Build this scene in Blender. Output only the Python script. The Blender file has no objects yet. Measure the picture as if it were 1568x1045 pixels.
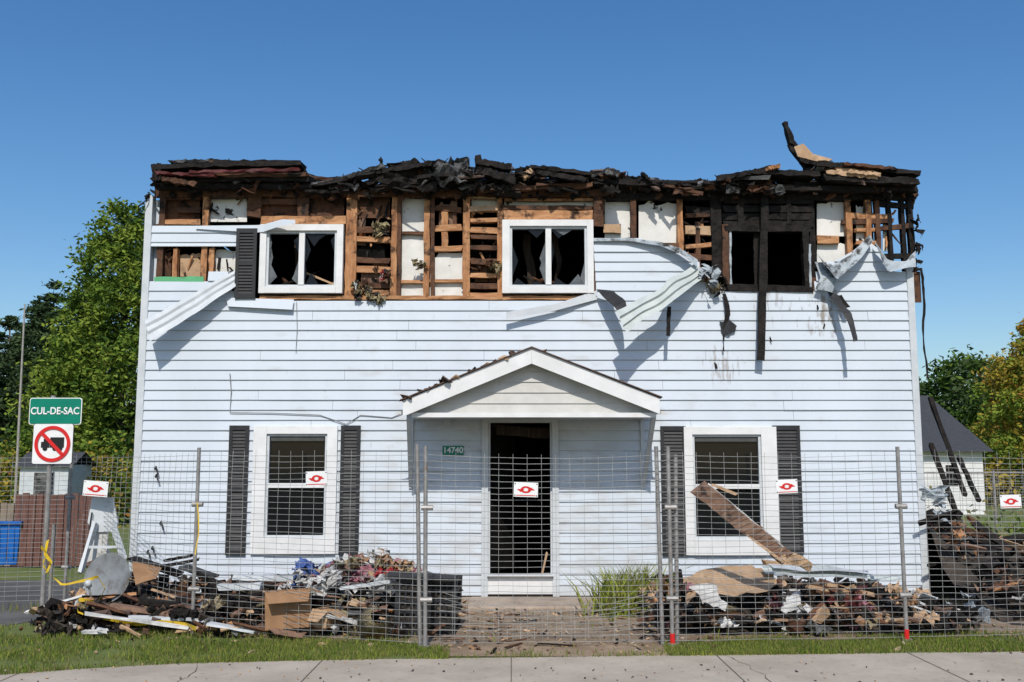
import bpy, math, random
from mathutils import Vector, noise, Matrix
R = random.Random(7)
rad = math.radians
# ---------------------------------------------------------------- survey helpers
# facade measurements were taken off the photograph and turned into metres on real planes
FL, CD, CH = 1524.0, 13.0, 1.7
TH = math.atan(190/1524)
ct, st = math.cos(TH), math.sin(TH)
def ray(a, b):
    x = (a-784)/FL; y = (522.5-b)/FL
    return (x, ct-y*st, st+y*ct)
def W(a, b, Y=0.0):
    d = ray(a, b); t = (Y+CD)/d[1]
    return Vector((d[0]*t, Y, CH+d[2]*t))
def G(a, b, z=0.0):
    d = ray(a, b); t = (z-CH)/d[2]
    return Vector((d[0]*t, -CD+d[1]*t, z))

# ---------------------------------------------------------------- materials
def pmat(name, c1, c2=None, scale=6, rough=.8, bump=.15, stretch=(1,1,1), t=(.35,.65), c3=None,
         s3=3.0, t3=(.6,.64), metallic=0, bscale=None, spec=.3, zfade=None, bdist=.02):
    m = bpy.data.materials.new(name); m.use_nodes = True
    nt = m.node_tree; N = nt.nodes; L = nt.links
    b = N['Principled BSDF']; b.inputs['Roughness'].default_value = rough
    b.inputs['Metallic'].default_value = metallic
    b.inputs['Specular IOR Level'].default_value = spec
    tc = N.new('ShaderNodeTexCoord'); mp = N.new('ShaderNodeMapping')
    mp.inputs['Scale'].default_value = stretch
    L.new(tc.outputs['Object'], mp.inputs['Vector'])
    n = N.new('ShaderNodeTexNoise'); n.inputs['Scale'].default_value = scale
    n.inputs['Detail'].default_value = 8; n.inputs['Roughness'].default_value = .65
    L.new(mp.outputs[0], n.inputs['Vector'])
    r = N.new('ShaderNodeValToRGB'); e = r.color_ramp.elements
    c2 = c2 or c1
    e[0].position = t[0]; e[1].position = t[1]
    e[0].color = (*c1, 1); e[1].color = (*c2, 1)
    L.new(n.outputs['Fac'], r.inputs[0]); col = r.outputs[0]
    if c3:
        n3 = N.new('ShaderNodeTexNoise'); n3.inputs['Scale'].default_value = s3; n3.inputs['Detail'].default_value = 9
        n3.inputs['Roughness'].default_value = .7
        L.new(tc.outputs['Object'], n3.inputs['Vector'])
        r3 = N.new('ShaderNodeValToRGB'); r3.color_ramp.elements[0].position = t3[0]; r3.color_ramp.elements[1].position = t3[1]
        if zfade:   # more char towards the top of the wall
            sx = N.new('ShaderNodeSeparateXYZ'); L.new(tc.outputs['Object'], sx.inputs[0])
            mr = N.new('ShaderNodeMapRange'); mr.inputs[1].default_value = zfade[0]; mr.inputs[2].default_value = zfade[1]
            mr.inputs[3].default_value = 0; mr.inputs[4].default_value = zfade[2]
            L.new(sx.outputs['Z'], mr.inputs[0])
            ad = N.new('ShaderNodeMath'); ad.operation = 'ADD'
            L.new(n3.outputs['Fac'], ad.inputs[0]); L.new(mr.outputs[0], ad.inputs[1]); L.new(ad.outputs[0], r3.inputs[0])
        else:
            L.new(n3.outputs['Fac'], r3.inputs[0])
        mx = N.new('ShaderNodeMix'); mx.data_type = 'RGBA'
        L.new(r3.outputs[0], mx.inputs['Factor']); L.new(col, mx.inputs['A']); mx.inputs['B'].default_value = (*c3, 1)
        col = mx.outputs['Result']
    L.new(col, b.inputs['Base Color'])
    if bump:
        nb = N.new('ShaderNodeTexNoise'); nb.inputs['Scale'].default_value = bscale or scale*3; nb.inputs['Detail'].default_value = 6
        L.new(mp.outputs[0], nb.inputs['Vector'])
        bp = N.new('ShaderNodeBump'); bp.inputs['Strength'].default_value = bump; bp.inputs['Distance'].default_value = bdist
        L.new(nb.outputs['Fac'], bp.inputs['Height']); L.new(bp.outputs[0], b.inputs['Normal'])
    return m

def siding_mat(name, base):
    m = pmat(name, base, tuple(x*.92 for x in base), scale=1.3, rough=.65, bump=.15, stretch=(1,1,.35), bscale=25, bdist=.004)
    nt = m.node_tree; N = nt.nodes; L = nt.links; b = N['Principled BSDF']
    src = b.inputs['Base Color'].links[0].from_socket
    tc = N.new('ShaderNodeTexCoord')
    def spot(center, r0, r1, src, colr, amt, thr, sc=(5,5,1.3), ns=3):
        vm = N.new('ShaderNodeVectorMath'); vm.operation = 'DISTANCE'; vm.inputs[1].default_value = center
        L.new(tc.outputs['Object'], vm.inputs[0])
        mr = N.new('ShaderNodeMapRange'); mr.inputs[1].default_value = r0; mr.inputs[2].default_value = r1
        mr.inputs[3].default_value = .3; mr.inputs[4].default_value = 0
        L.new(vm.outputs['Value'], mr.inputs[0])
        mp = N.new('ShaderNodeMapping'); mp.inputs['Scale'].default_value = sc
        L.new(tc.outputs['Object'], mp.inputs[0])
        n = N.new('ShaderNodeTexNoise'); n.inputs['Scale'].default_value = ns; n.inputs['Detail'].default_value = 8
        L.new(mp.outputs[0], n.inputs['Vector'])
        ad = N.new('ShaderNodeMath'); ad.operation = 'ADD'; L.new(n.outputs['Fac'], ad.inputs[0]); L.new(mr.outputs[0], ad.inputs[1])
        r = N.new('ShaderNodeValToRGB'); r.color_ramp.elements[0].position = thr; r.color_ramp.elements[1].position = thr+.16
        r.color_ramp.elements[1].color = (amt, amt, amt, 1)
        L.new(ad.outputs[0], r.inputs[0])
        mx = N.new('ShaderNodeMix'); mx.data_type = 'RGBA'
        L.new(r.outputs[0], mx.inputs['Factor']); L.new(src, mx.inputs['A']); mx.inputs['B'].default_value = (*colr, 1)
        return mx.outputs['Result']
    s = spot(tuple(W(1180, 440)), .1, .9, src, (.20,.16,.12), .55, .76)
    s = spot(tuple(W(1260, 480)), .05, .55, s, (.2,.16,.12), .8, .70)
    s = spot(tuple(W(1105, 560)), .05, .4, s, (.22,.17,.13), .55, .70, (9,9,1.5))
    s = spot(tuple(W(560, 455)), .1, 2.0, s, (.36,.35,.33), .16, .78)
    s = spot(tuple(W(800, 950)), .3, 5.8, s, (.36,.33,.28), .32, .68, (1.2,1.2,3), 2)
    L.new(s, b.inputs['Base Color'])
    return m
M = {}
M['siding'] = siding_mat('white_vinyl_siding', (.575,.63,.69))
M['white'] = pmat('white_paint', (.74,.74,.74), (.64,.64,.63), scale=4, rough=.5, bump=.05, c3=(.42,.40,.36), s3=6, t3=(.64,.82))
M['trim'] = pmat('vinyl_trim', (.58,.61,.63), (.48,.51,.53), scale=5, rough=.5, bump=.05)
M['gable'] = pmat('gable_siding', (.56,.55,.52), (.48,.47,.44), scale=5, rough=.6, bump=.05)
M['peel'] = pmat('peeled_siding_back', (.50,.54,.52), (.40,.44,.43), scale=5, rough=.55, bump=.1)
M['melt'] = pmat('melted_siding', (.42,.47,.50), (.26,.30,.33), scale=5, rough=.6, bump=.5, c3=(.03,.028,.025), s3=4, t3=(.52,.62))
M['black'] = pmat('black_vinyl', (.018,.019,.021), (.03,.03,.033), scale=9, rough=.55, bump=.05)
M['char'] = pmat('charred_wood', (.004,.0035,.003), (.022,.018,.016), scale=9, rough=.8, bump=.9, bscale=22, spec=.2, c3=(.10,.085,.07), s3=5, t3=(.64,.78))
M['charbrown'] = pmat('scorched_wood', (.045,.020,.012), (.16,.075,.038), scale=6, rough=.8, bump=.5, c3=(.010,.008,.007), s3=3, t3=(.52,.62))
M['wood'] = pmat('exposed_stud_wood', (.27,.11,.045), (.50,.26,.12), scale=5, rough=.75, bump=.3, stretch=(4,4,.8), c3=(.025,.013,.009), s3=4.5, t3=(.56,.70), zfade=(4.2,5.4,.12))
M['woodh'] = pmat('exposed_board_wood', (.29,.125,.05), (.53,.285,.14), scale=5, rough=.75, bump=.3, stretch=(.8,4,4), c3=(.025,.013,.009), s3=4.5, t3=(.58,.70), zfade=(4.4,5.4,.10))
M['tan'] = pmat('plywood', (.36,.23,.13), (.50,.34,.21), scale=4, rough=.8, bump=.2, c3=(.08,.05,.03), s3=3, t3=(.58,.72))
M['drywall'] = pmat('white_board', (.74,.73,.70), (.62,.61,.57), scale=4, rough=.85, bump=.1, c3=(.03,.024,.02), s3=6, t3=(.63,.66), zfade=(4.85,5.4,.10))
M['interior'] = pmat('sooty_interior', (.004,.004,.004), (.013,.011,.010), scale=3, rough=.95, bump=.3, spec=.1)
M['insul'] = pmat('insulation', (.36,.30,.17), (.18,.14,.08), scale=18, rough=.95, bump=1, bscale=40)
M['green'] = pmat('green_board', (.12,.42,.20), (.10,.33,.16), scale=6)
M['shingle'] = pmat('old_shingle', (.05,.03,.022), (.15,.10,.08), scale=14, rough=.9, bump=.5)
M['greyroof'] = pmat('grey_membrane', (.06,.062,.065), (.16,.16,.155), scale=4, rough=.75, bump=.4, c3=(.012,.012,.012), s3=3, t3=(.46,.56))
M['maroon'] = pmat('maroon_trim', (.10,.015,.015), (.05,.01,.01), scale=6, rough=.6)
M['glass'] = pmat('dark_glass', (.005,.006,.007), (.009,.010,.011), scale=2, rough=.05, bump=0, spec=.22)
M['shard'] = pmat('sooty_glass', (.05,.055,.06), (.14,.15,.155), scale=6, rough=.25, bump=0, spec=.5)
M['curtain'] = pmat('curtain', (.06,.042,.03), (.02,.015,.012), scale=5, rough=.9, stretch=(8,8,.5))
M['blind'] = pmat('blind_slats', (.08,.085,.085), (.05,.05,.05), scale=5, rough=.8, bump=0)
M['steel'] = pmat('galvanised_steel', (.38,.38,.37), (.25,.25,.24), scale=10, rough=.5, bump=0, metallic=.3)
M['post'] = pmat('galvanised_post', (.33,.32,.31), (.20,.19,.18), scale=12, rough=.5, bump=.05, metallic=.3, c3=(.20,.10,.06), s3=7, t3=(.60,.74))
M['dish'] = pmat('dish_grey', (.24,.26,.27), (.16,.17,.18), scale=7, rough=.6, bump=.1, c3=(.1,.08,.06), s3=6, t3=(.55,.7))
M['cable'] = pmat('grey_cable', (.30,.30,.29), (.2,.2,.2), bump=0)
M['red'] = pmat('sign_red', (.62,.02,.02), (.55,.02,.02), rough=.4, bump=0)
M['signwhite'] = pmat('sign_white', (.80,.80,.80), (.72,.72,.71), rough=.4, bump=0)
M['signgreen'] = pmat('sign_green', (.0,.20,.13), (.0,.17,.11), rough=.4, bump=0)
M['signblack'] = pmat('sign_black', (.015,.015,.015), bump=0, rough=.4)
M['yellow'] = pmat('tape_yellow', (.70,.48,.02), (.55,.36,.03), bump=0, rough=.5)
M['blue'] = pmat('bin_blue', (.01,.13,.45), (.01,.09,.34), rough=.45, bump=.05)
M['clothblue'] = pmat('blue_cloth', (.05,.10,.30), (.10,.17,.4), scale=10, rough=.9)
M['clothred'] = pmat('red_cloth', (.42,.04,.04), (.25,.03,.04), scale=10, rough=.9)
M['clothwhite'] = pmat('white_cloth', (.62,.62,.60), (.40,.39,.38), scale=7, rough=.9, bump=.4, c3=(.14,.12,.09), s3=5, t3=(.58,.72))
M['clothpink'] = pmat('pink_cloth', (.38,.16,.19), (.25,.11,.14), scale=10, rough=.9)
M['cardboard'] = pmat('cardboard', (.33,.19,.10), (.24,.135,.07), scale=5, rough=.9, bump=.1)
M['plank'] = pmat('water_stained_plank', (.14,.08,.055), (.26,.16,.11), scale=5, rough=.85, bump=.4, c3=(.04,.025,.02), s3=6, t3=(.52,.66))
M['concrete'] = pmat('concrete', (.44,.36,.29), (.30,.24,.19), scale=3, rough=.9, bump=.3, c3=(.15,.11,.08), s3=2.4, t3=(.55,.75), bscale=40, bdist=.005)
M['walk'] = pmat('sidewalk_concrete', (.47,.41,.335), (.36,.31,.25), scale=1.5, rough=.9, bump=.35, c3=(.23,.195,.155), s3=16, t3=(.56,.74), bscale=90, bdist=.004)
M['joint'] = pmat('joint_dirt', (.09,.075,.055), (.17,.14,.11), scale=12)
M['asphalt'] = pmat('asphalt', (.085,.082,.078), (.13,.125,.118), scale=2, rough=.92, bump=.4, bscale=80, bdist=.005)
M['dirt'] = pmat('dirt', (.33,.245,.165), (.19,.135,.09), scale=2.6, rough=.95, bump=.7, bscale=26, bdist=.012, c3=(.42,.34,.26), s3=9, t3=(.56,.70))
M['ash'] = pmat('ash_rubble', (.025,.021,.018), (.075,.06,.048), scale=5, rough=.95, bump=1, bscale=20, c3=(.16,.13,.10), s3=8, t3=(.6,.7))
M['grass'] = pmat('grass_ground', (.085,.125,.03), (.16,.18,.055), scale=1.6, rough=.95, bump=.6, bscale=30, c3=(.20,.165,.08), s3=3.5, t3=(.56,.72))
M['roofgrey'] = pmat('grey_shingles', (.035,.038,.045), (.065,.068,.075), scale=12, rough=.9, stretch=(1,1,4))
M['bark'] = pmat('bark', (.06,.045,.032), (.12,.095,.07), scale=6, rough=.95, bump=.6, stretch=(3,3,.6))
M['fencewood'] = pmat('weathered_fence', (.10,.045,.038), (.17,.09,.07), scale=5, rough=.9, stretch=(5,5,.6))
M['fencetan'] = pmat('lattice_fence', (.26,.21,.16), (.18,.14,.10), scale=5, rough=.9)
M['polewhite'] = pmat('pale_pole', (.36,.34,.31), (.26,.24,.22), scale=5)
def leaf(name, c1, c2, tr=.35):
    m = bpy.data.materials.new(name); m.use_nodes = True
    nt = m.node_tree; N = nt.nodes; L = nt.links; N.clear()
    o = N.new('ShaderNodeOutputMaterial'); d = N.new('ShaderNodeBsdfDiffuse'); t = N.new('ShaderNodeBsdfTranslucent'); mx = N.new('ShaderNodeMixShader')
    tc = N.new('ShaderNodeTexCoord'); n = N.new('ShaderNodeTexNoise'); n.inputs['Scale'].default_value = 1.7; n.inputs['Detail'].default_value = 6
    r = N.new('ShaderNodeValToRGB'); r.color_ramp.elements[0].position = .38; r.color_ramp.elements[1].position = .62
    r.color_ramp.elements[0].color = (*c1, 1); r.color_ramp.elements[1].color = (*c2, 1)
    L.new(tc.outputs['Object'], n.inputs['Vector']); L.new(n.outputs['Fac'], r.inputs[0])
    L.new(r.outputs[0], d.inputs[0]); L.new(r.outputs[0], t.inputs[0]); mx.inputs[0].default_value = tr
    L.new(d.outputs[0], mx.inputs[1]); L.new(t.outputs[0], mx.inputs[2]); L.new(mx.outputs[0], o.inputs[0])
    return m
M['leaf1'] = leaf('leaf_mid', (.085,.15,.025), (.13,.195,.035), .2)
M['leaf2'] = leaf('leaf_light', (.16,.235,.035), (.23,.29,.05), .2)
M['leaf3'] = leaf('leaf_dark', (.04,.085,.02), (.065,.11,.025), .2)
M['pine1'] = leaf('conifer_mid', (.05,.085,.036), (.08,.115,.05), .12)
M['pine3'] = leaf('conifer_dark', (.028,.052,.025), (.048,.075,.034), .12)
M['aut1'] = leaf('leaf_yellow', (.38,.30,.05), (.48,.36,.06))
M['aut2'] = leaf('leaf_orange', (.38,.19,.05), (.32,.27,.05))
M['blade1'] = leaf('blade_green', (.11,.165,.03), (.165,.215,.05), .3)
M['blade2'] = leaf('blade_dry', (.27,.225,.11), (.20,.19,.07), .3)
M['blade3'] = leaf('blade_bright', (.24,.30,.05), (.33,.35,.07), .35)

# ---------------------------------------------------------------- mesh builder
class MB:
    def __init__(s): s.v = []; s.f = []; s.m = []; s.mats = []
    def mi(s, k):
        if k not in s.mats: s.mats.append(k)
        return s.mats.index(k)
    def add(s, vs, fs, k):
        o = len(s.v); i = s.mi(k)
        s.v.extend([tuple(p) for p in vs])
        for f in fs: s.f.append(tuple(a+o for a in f)); s.m.append(i)
    def box(s, x0, x1, y0, y1, z0, z1, k):
        s.add([(x0,y0,z0),(x1,y0,z0),(x1,y1,z0),(x0,y1,z0),(x0,y0,z1),(x1,y0,z1),(x1,y1,z1),(x0,y1,z1)],
              [(0,3,2,1),(4,5,6,7),(0,1,5,4),(1,2,6,5),(2,3,7,6),(3,0,4,7)], k)
    def beam(s, p0, p1, w, h, k, roll=0, jit=0, seg=1, taper=1.0):
        p0 = Vector(p0); p1 = Vector(p1); d = (p1-p0)
        if d.length < 1e-5: return
        d.normalize()
        ref = Vector((0,0,1)) if abs(d.z) < .9 else Vector((0,1,0))
        a = d.cross(ref).normalized(); b = a.cross(d).normalized()
        if roll:
            q = Matrix.Rotation(roll, 3, d); a = q @ a; b = q @ b
        vs = []
        for i in range(seg+1):
            t = i/seg; c = p0.lerp(p1, t); k2 = 1+(taper-1)*t
            for (u, v) in ((-1,-1),(1,-1),(1,1),(-1,1)):
                j = (lambda: R.uniform(-jit, jit)) if jit else (lambda: 0)
                vs.append(c + a*(u*w/2*k2+j()) + b*(v*h/2*k2+j()) + d*(j()*(3 if i in (0,seg) else 1)))
        fs = [(3,2,1,0), tuple(seg*4+i for i in (0,1,2,3))]
        for i in range(seg):
            for j in range(4):
                n = (j+1) % 4; fs.append((i*4+j, i*4+n, i*4+4+n, i*4+4+j))
        s.add(vs, fs, k)
    def tube(s, pts, r, k, n=6, r1=None):
        pts = [Vector(p) for p in pts]; vs = []; fs = []; L = len(pts)
        for i, p in enumerate(pts):
            d = (pts[min(i+1,L-1)]-pts[max(i-1,0)]).normalized()
            ref = Vector((0,0,1)) if abs(d.z) < .9 else Vector((0,1,0))
            a = d.cross(ref).normalized(); b = a.cross(d)
            rr = r if r1 is None else r+(r1-r)*i/(L-1)
            for j in range(n):
                t = 2*math.pi*j/n; vs.append(p+a*math.cos(t)*rr+b*math.sin(t)*rr)
        for i in range(L-1):
            for j in range(n):
                q = (j+1) % n; fs.append((i*n+j, i*n+q, i*n+n+q, i*n+n+j))
        fs.append(tuple(range(n))[::-1]); fs.append(tuple((L-1)*n+j for j in range(n)))
        s.add(vs, fs, k)
    def plate(s, pts, th, k, nrm=None):
        """flat polygon with thickness"""
        pts = [Vector(p) for p in pts]; c = len(pts)
        if nrm is None:
            n = Vector((0,0,0))
            for i in range(c): n += pts[i].cross(pts[(i+1) % c])
            n = n.normalized()*th
        else: n = Vector(nrm)*th
        fs = [tuple(range(c)), tuple(range(2*c-1, c-1, -1))]
        for i in range(c):
            j = (i+1) % c; fs.append((j, i, i+c, j+c))
        s.add(pts+[p-n for p in pts], fs, k)
    def ruled(s, A, B, nu, nv, k, corr=0, courses=2, wob=0, seed=0, rag=0):
        def pl(P, t):
            P = [Vector(p) for p in P]; x = t*(len(P)-1); i = min(int(x), len(P)-2); return P[i].lerp(P[i+1], x-i)
        vs = []; fs = []
        for i in range(nu+1):
            a = pl(A, i/nu); b = pl(B, i/nu)
            a2 = pl(A, min(1, i/nu+.02)); a1 = pl(A, max(0, i/nu-.02))
            nrm = (a2-a1).cross(b-a)
            nrm = nrm.normalized() if nrm.length > 1e-8 else Vector((0,-1,0))
            if nrm.y > 0: nrm = -nrm
            for j in range(nv+1):
                v = j/nv; p = a.lerp(b, v)
                if corr: p = p+nrm*(((v*courses) % 1.0 if j < nv else 1)*corr)
                if wob:
                    p = p+Vector((noise.noise(p*3+Vector((seed,0,0))), noise.noise(p*3+Vector((0,seed+9,0))), noise.noise(p*3+Vector((0,0,seed+5)))))*wob
                if rag and (j in (0, nv) or i in (0, nu)):
                    p = p+Vector((R.uniform(-rag,rag),0,R.uniform(-rag,rag)))
                vs.append(p)
        for i in range(nu):
            for j in range(nv):
                o = i*(nv+1)+j; fs.append((o, o+1, o+nv+2, o+nv+1))
        s.add(vs, fs, k)
    def crumple(s, c, sx, sy, k, amp=.1, nrm=None, n=7, rot=None):
        c = Vector(c); sd = R.uniform(0, 99)
        q = Matrix.Rotation(R.uniform(0,6.3) if rot is None else rot, 3, 'Z')
        tilt = Matrix.Rotation(R.uniform(-.6,.6) if nrm is None else nrm, 3, 'X')
        vs = []; fs = []
        for i in range(n+1):
            for j in range(n+1):
                u = i/n-.5; v = j/n-.5
                rr = 1+.6*noise.noise(Vector((u*3+sd, v*3, 0)))
                p = Vector((u*sx*rr, v*sy*rr, amp*2*noise.noise(Vector((u*4+sd, v*4, sd)))+amp*noise.noise(Vector((u*11, v*11, sd)))))
                vs.append(c+q @ (tilt @ p))
        for i in range(n):
            for j in range(n):
                o = i*(n+1)+j; fs.append((o, o+1, o+n+2, o+n+1))
        s.add(vs, fs, k)
    def chunk(s, c, sx, sy, sz, k):
        c = Vector(c); q = Matrix.Rotation(R.uniform(0,6.3), 3, 'Z') @ Matrix.Rotation(R.uniform(-.7,.7), 3, 'X') @ Matrix.Rotation(R.uniform(-.7,.7), 3, 'Y')
        vs = [c+q @ Vector((x*sx*R.uniform(.2,.6), y*sy*R.uniform(.2,.6), z*sz*R.uniform(.2,.6))) for z in (-1,1) for (x, y) in ((-1,-1),(1,-1),(1,1),(-1,1))]
        s.add(vs, [(0,3,2,1),(4,5,6,7),(0,1,5,4),(1,2,6,5),(2,3,7,6),(3,0,4,7)], k)
    def obj(s, name, parent=None, smooth=False, bevel=0):
        me = bpy.data.meshes.new(name); me.from_pydata(s.v, [], s.f); me.update()
        for k in s.mats: me.materials.append(M[k])
        me.polygons.foreach_set('material_index', s.m)
        if smooth: me.polygons.foreach_set('use_smooth', [True]*len(s.f))
        o = bpy.data.objects.new(name, me); bpy.context.collection.objects.link(o)
        if parent: o.parent = parent
        if bevel:
            b = o.modifiers.new('bevel', 'BEVEL'); b.width = bevel; b.segments = 2
        return o
def empty(name):
    o = bpy.data.objects.new(name, None); bpy.context.collection.objects.link(o); return o
def text(name, body, loc, size, k, parent, rotz=0, sx=1):
    cu = bpy.data.curves.new(name, 'FONT'); cu.body = body; cu.size = size; cu.extrude = .001
    cu.align_x = 'CENTER'; cu.align_y = 'CENTER'; cu.offset = size*.02
    o = bpy.data.objects.new(name+'_tmp', cu); bpy.context.collection.objects.link(o)
    bpy.context.view_layer.update()
    me = bpy.data.meshes.new_from_object(o.evaluated_get(bpy.context.evaluated_depsgraph_get()))
    bpy.data.objects.remove(o)
    o = bpy.data.objects.new(name, me); bpy.context.collection.objects.link(o)
    me.materials.clear(); me.materials.append(M[k])
    o.location = loc; o.rotation_euler = (rad(90), 0, rotz); o.scale = (sx,1,1); o.parent = parent
    return o

# ================================================================= HOUSE
house = empty('fire_damaged_house')
poly = [(200,914),(232,430),(300,432),(345,412),(362,455),(400,460),(450,461),(700,461),(775,460),(905,453),(913,448),(908,368),(940,365),(975,367),(1010,373),(1040,383),(1068,402),
        (1082,430),(1112,447),(1170,452),(1243,447),(1250,420),(1275,402),(1302,388),(1325,370),(1345,376),(1362,412),(1385,414),(1404,402),(1421,914)]
polyW = [W(*p) for p in poly]
XL, XR = W(200,914).x, W(1419,914).x
polyW = [Vector((XL, 0, p.z)) if i in (0,1) else Vector((XR, 0, p.z)) if i >= len(polyW)-2 else p for i, p in enumerate(polyW)]
strip2 = [Vector((XL,0,W(235,378).z)), Vector((XL,0,W(235,346).z)), W(366,346), W(362,378)]
def rectW(a, b, c, d):
    p = W(a, d); q = W(c, b); return (p.x, q.x, W((a+c)/2, d).z, W((a+c)/2, b).z)
WIN = {'LL': rectW(384,653,518,848), 'LR': rectW(1050,654,1187,850), 'D': rectW(737,637,855,916),
       'UL': rectW(397,345,527,450), 'UM': rectW(769,338,908,450), 'UR': rectW(1112,345,1243,447)}
def scan(P, z):
    xs = []
    for i in range(len(P)):
        a, b = P[i], P[(i+1) % len(P)]
        if (a.z > z) != (b.z > z): xs.append(a.x+(b.x-a.x)*(z-a.z)/(b.z-a.z))
    xs.sort(); return [(xs[i], xs[i+1]) for i in range(0, len(xs)-1, 2)]
def cut(iv, h):
    out = []
    for (a, b) in iv:
        if h[1] <= a or h[0] >= b: out.append((a, b)); continue
        if h[0] > a: out.append((a, h[0]))
        if h[1] < b: out.append((h[1], b))
    return out
CS = .1313
zt = W(600,461).z
sid = MB()
def courses(P):
    zmin = min(p.z for p in P); zmax = max(p.z for p in P)
    k = math.floor((zmin-zt)/CS)
    while zt+k*CS < zmax:
        z0 = zt+k*CS; z1 = z0+CS; k += 1
        zz0 = max(z0, zmin); zz1 = min(z1, zmax)
        if zz1-zz0 < .02: continue
        def iv(z):
            r = scan(P, z)
            for h in WIN.values():
                if h[2]-.004 < z < h[3]+.004: r = cut(r, h)
            return r
        mid = iv((zz0+zz1)/2); lo = iv(zz0+.004); hi = iv(zz1-.004)
        if not (len(lo) == len(hi) == len(mid)): lo = hi = mid
        for (a, b), (c, d) in zip(lo, hi):
            cuts = [0.0]; Ln = b-a; p = R.uniform(1.5, 3.7)
            while p < Ln-.5: cuts.append(p/Ln); p += R.uniform(2.6, 3.8)
            cuts.append(1.0)
            for i in range(len(cuts)-1):
                g = .0015/Ln if Ln > .1 else 0
                u0, u1 = cuts[i]+g, cuts[i+1]-g
                xa, xb = a+(b-a)*u0, a+(b-a)*u1; xc, xd = c+(d-c)*u0, c+(d-c)*u1
                n = max(1, int((xb-xa)/.25)); off = R.uniform(-.002,.002)
                vs = []; fs = []
                h = zz1-zz0
                for q in range(n+1):
                    t = q/n; x0 = xa+(xb-xa)*t; x1 = xc+(xd-xc)*t
                    w = noise.noise(Vector((x0*1.3, z0*2.7, 3)))*.004+off
                    dz = noise.noise(Vector((x0*.9, z0*5, 8)))*.002
                    yl = -.018+w
                    vs += [(x0, .004, zz0+dz), (x0, yl, zz0+dz), (x0, yl-.0015, zz0+.008+dz), (x0+(x1-x0)*.9, -.002+w*.5, zz0+h*.93), (x1, .001, zz1)]
                for q in range(n):
                    for r_ in range(4):
                        o = q*5+r_; fs.append((o, o+5, o+6, o+1))
                sid.add(vs, fs, 'siding')
courses(polyW); courses(strip2)
sid.obj('siding', house)
bk = MB()
def wallgrid(x0, x1, z0, z1, hs, y0, y1, k, mb):
    xs = sorted({x0, x1, *[h[0] for h in hs], *[h[1] for h in hs]}); zs = sorted({z0, z1, *[h[2] for h in hs], *[h[3] for h in hs]})
    xs = [x for x in xs if x0 <= x <= x1]; zs = [z for z in zs if z0 <= z <= z1]
    for i in range(len(xs)-1):
        for j in range(len(zs)-1):
            cx = (xs[i]+xs[i+1])/2; cz = (zs[j]+zs[j+1])/2
            if any(h[0] < cx < h[1] and h[2] < cz < h[3] for h in hs): continue
            mb.box(xs[i], xs[i+1], y0, y1, zs[j], zs[j+1], k)
zsill = W(600,461).z
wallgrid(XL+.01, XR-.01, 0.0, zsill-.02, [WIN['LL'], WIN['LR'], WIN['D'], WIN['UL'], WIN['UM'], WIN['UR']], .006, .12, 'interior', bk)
ZT = W(600,292).z
for (a, b, c, d) in [(909,372,1040,461),(1040,405,1068,461),(1068,440,1112,461),(1245,425,1290,461),(1290,395,1345,461),(1345,416,1409,461)]:
    r = rectW(a, b, c, d); bk.box(r[0], r[1], .006, .02, r[2]-.02, r[3], 'charbrown')
D = 8.0
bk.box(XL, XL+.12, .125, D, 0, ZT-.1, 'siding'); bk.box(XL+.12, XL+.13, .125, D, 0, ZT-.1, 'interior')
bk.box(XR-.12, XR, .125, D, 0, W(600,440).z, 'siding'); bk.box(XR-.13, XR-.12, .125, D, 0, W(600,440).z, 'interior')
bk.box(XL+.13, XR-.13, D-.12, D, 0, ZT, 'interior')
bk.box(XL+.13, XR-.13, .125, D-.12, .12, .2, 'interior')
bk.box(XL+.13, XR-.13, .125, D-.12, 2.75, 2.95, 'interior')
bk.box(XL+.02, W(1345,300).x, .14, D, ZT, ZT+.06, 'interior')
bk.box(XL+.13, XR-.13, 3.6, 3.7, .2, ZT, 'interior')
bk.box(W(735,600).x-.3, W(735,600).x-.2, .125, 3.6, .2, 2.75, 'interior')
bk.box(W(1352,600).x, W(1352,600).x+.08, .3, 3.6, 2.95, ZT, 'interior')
bk.box(XL, XR, -.0, .12, -.05, W(600,914).z-.002, 'concrete')
bk.obj('structure', house)
cp = MB()
cp.box(XL-.035, XL+.06, -.03, .1, 0.02, W(235,300).z, 'trim')
cp.box(XR-.06, XR+.03, -.03, .1, 0.02, W(1400,408).z, 'trim')
cp.obj('corner_posts', house, bevel=.004)

# ---- upper burnt wall
fr = MB()
def vst(a, c, b0, b1, k='wood', y0=.02, y1=.11, j=.007):
    p = W((a+c)/2, b1, y0); q = W((a+c)/2, b0, y0); w = (c-a)/117.5
    fr.beam((p.x, (y0+y1)/2, p.z), (p.x+R.uniform(-.015,.015), (y0+y1)/2, q.z), w, y1-y0, k, jit=j, seg=9)
def hst(a, c, b, h, k='woodh', y0=.02, y1=.11, db=0, j=.006):
    p = W(a, b, y0); q = W(c, b+db, y0)
    fr.beam((p.x, (y0+y1)/2, p.z), (q.x, (y0+y1)/2, q.z), y1-y0, h/117.5, k, jit=j, seg=max(2, int((c-a)/18)))
def cell(a, b, c, d, k, Y=.125, th=.012, rag=5):
    pts = []; n = 7
    for i in range(n+1): pts.append((a+(c-a)*i/n, d))
    for i in range(n+1): pts.append((c-(c-a)*i/n, b+R.uniform(-rag, rag)))
    fr.plate([W(x, y, Y) for x, y in pts], th, k, nrm=(0,-1,0))
SB = 458
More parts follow.
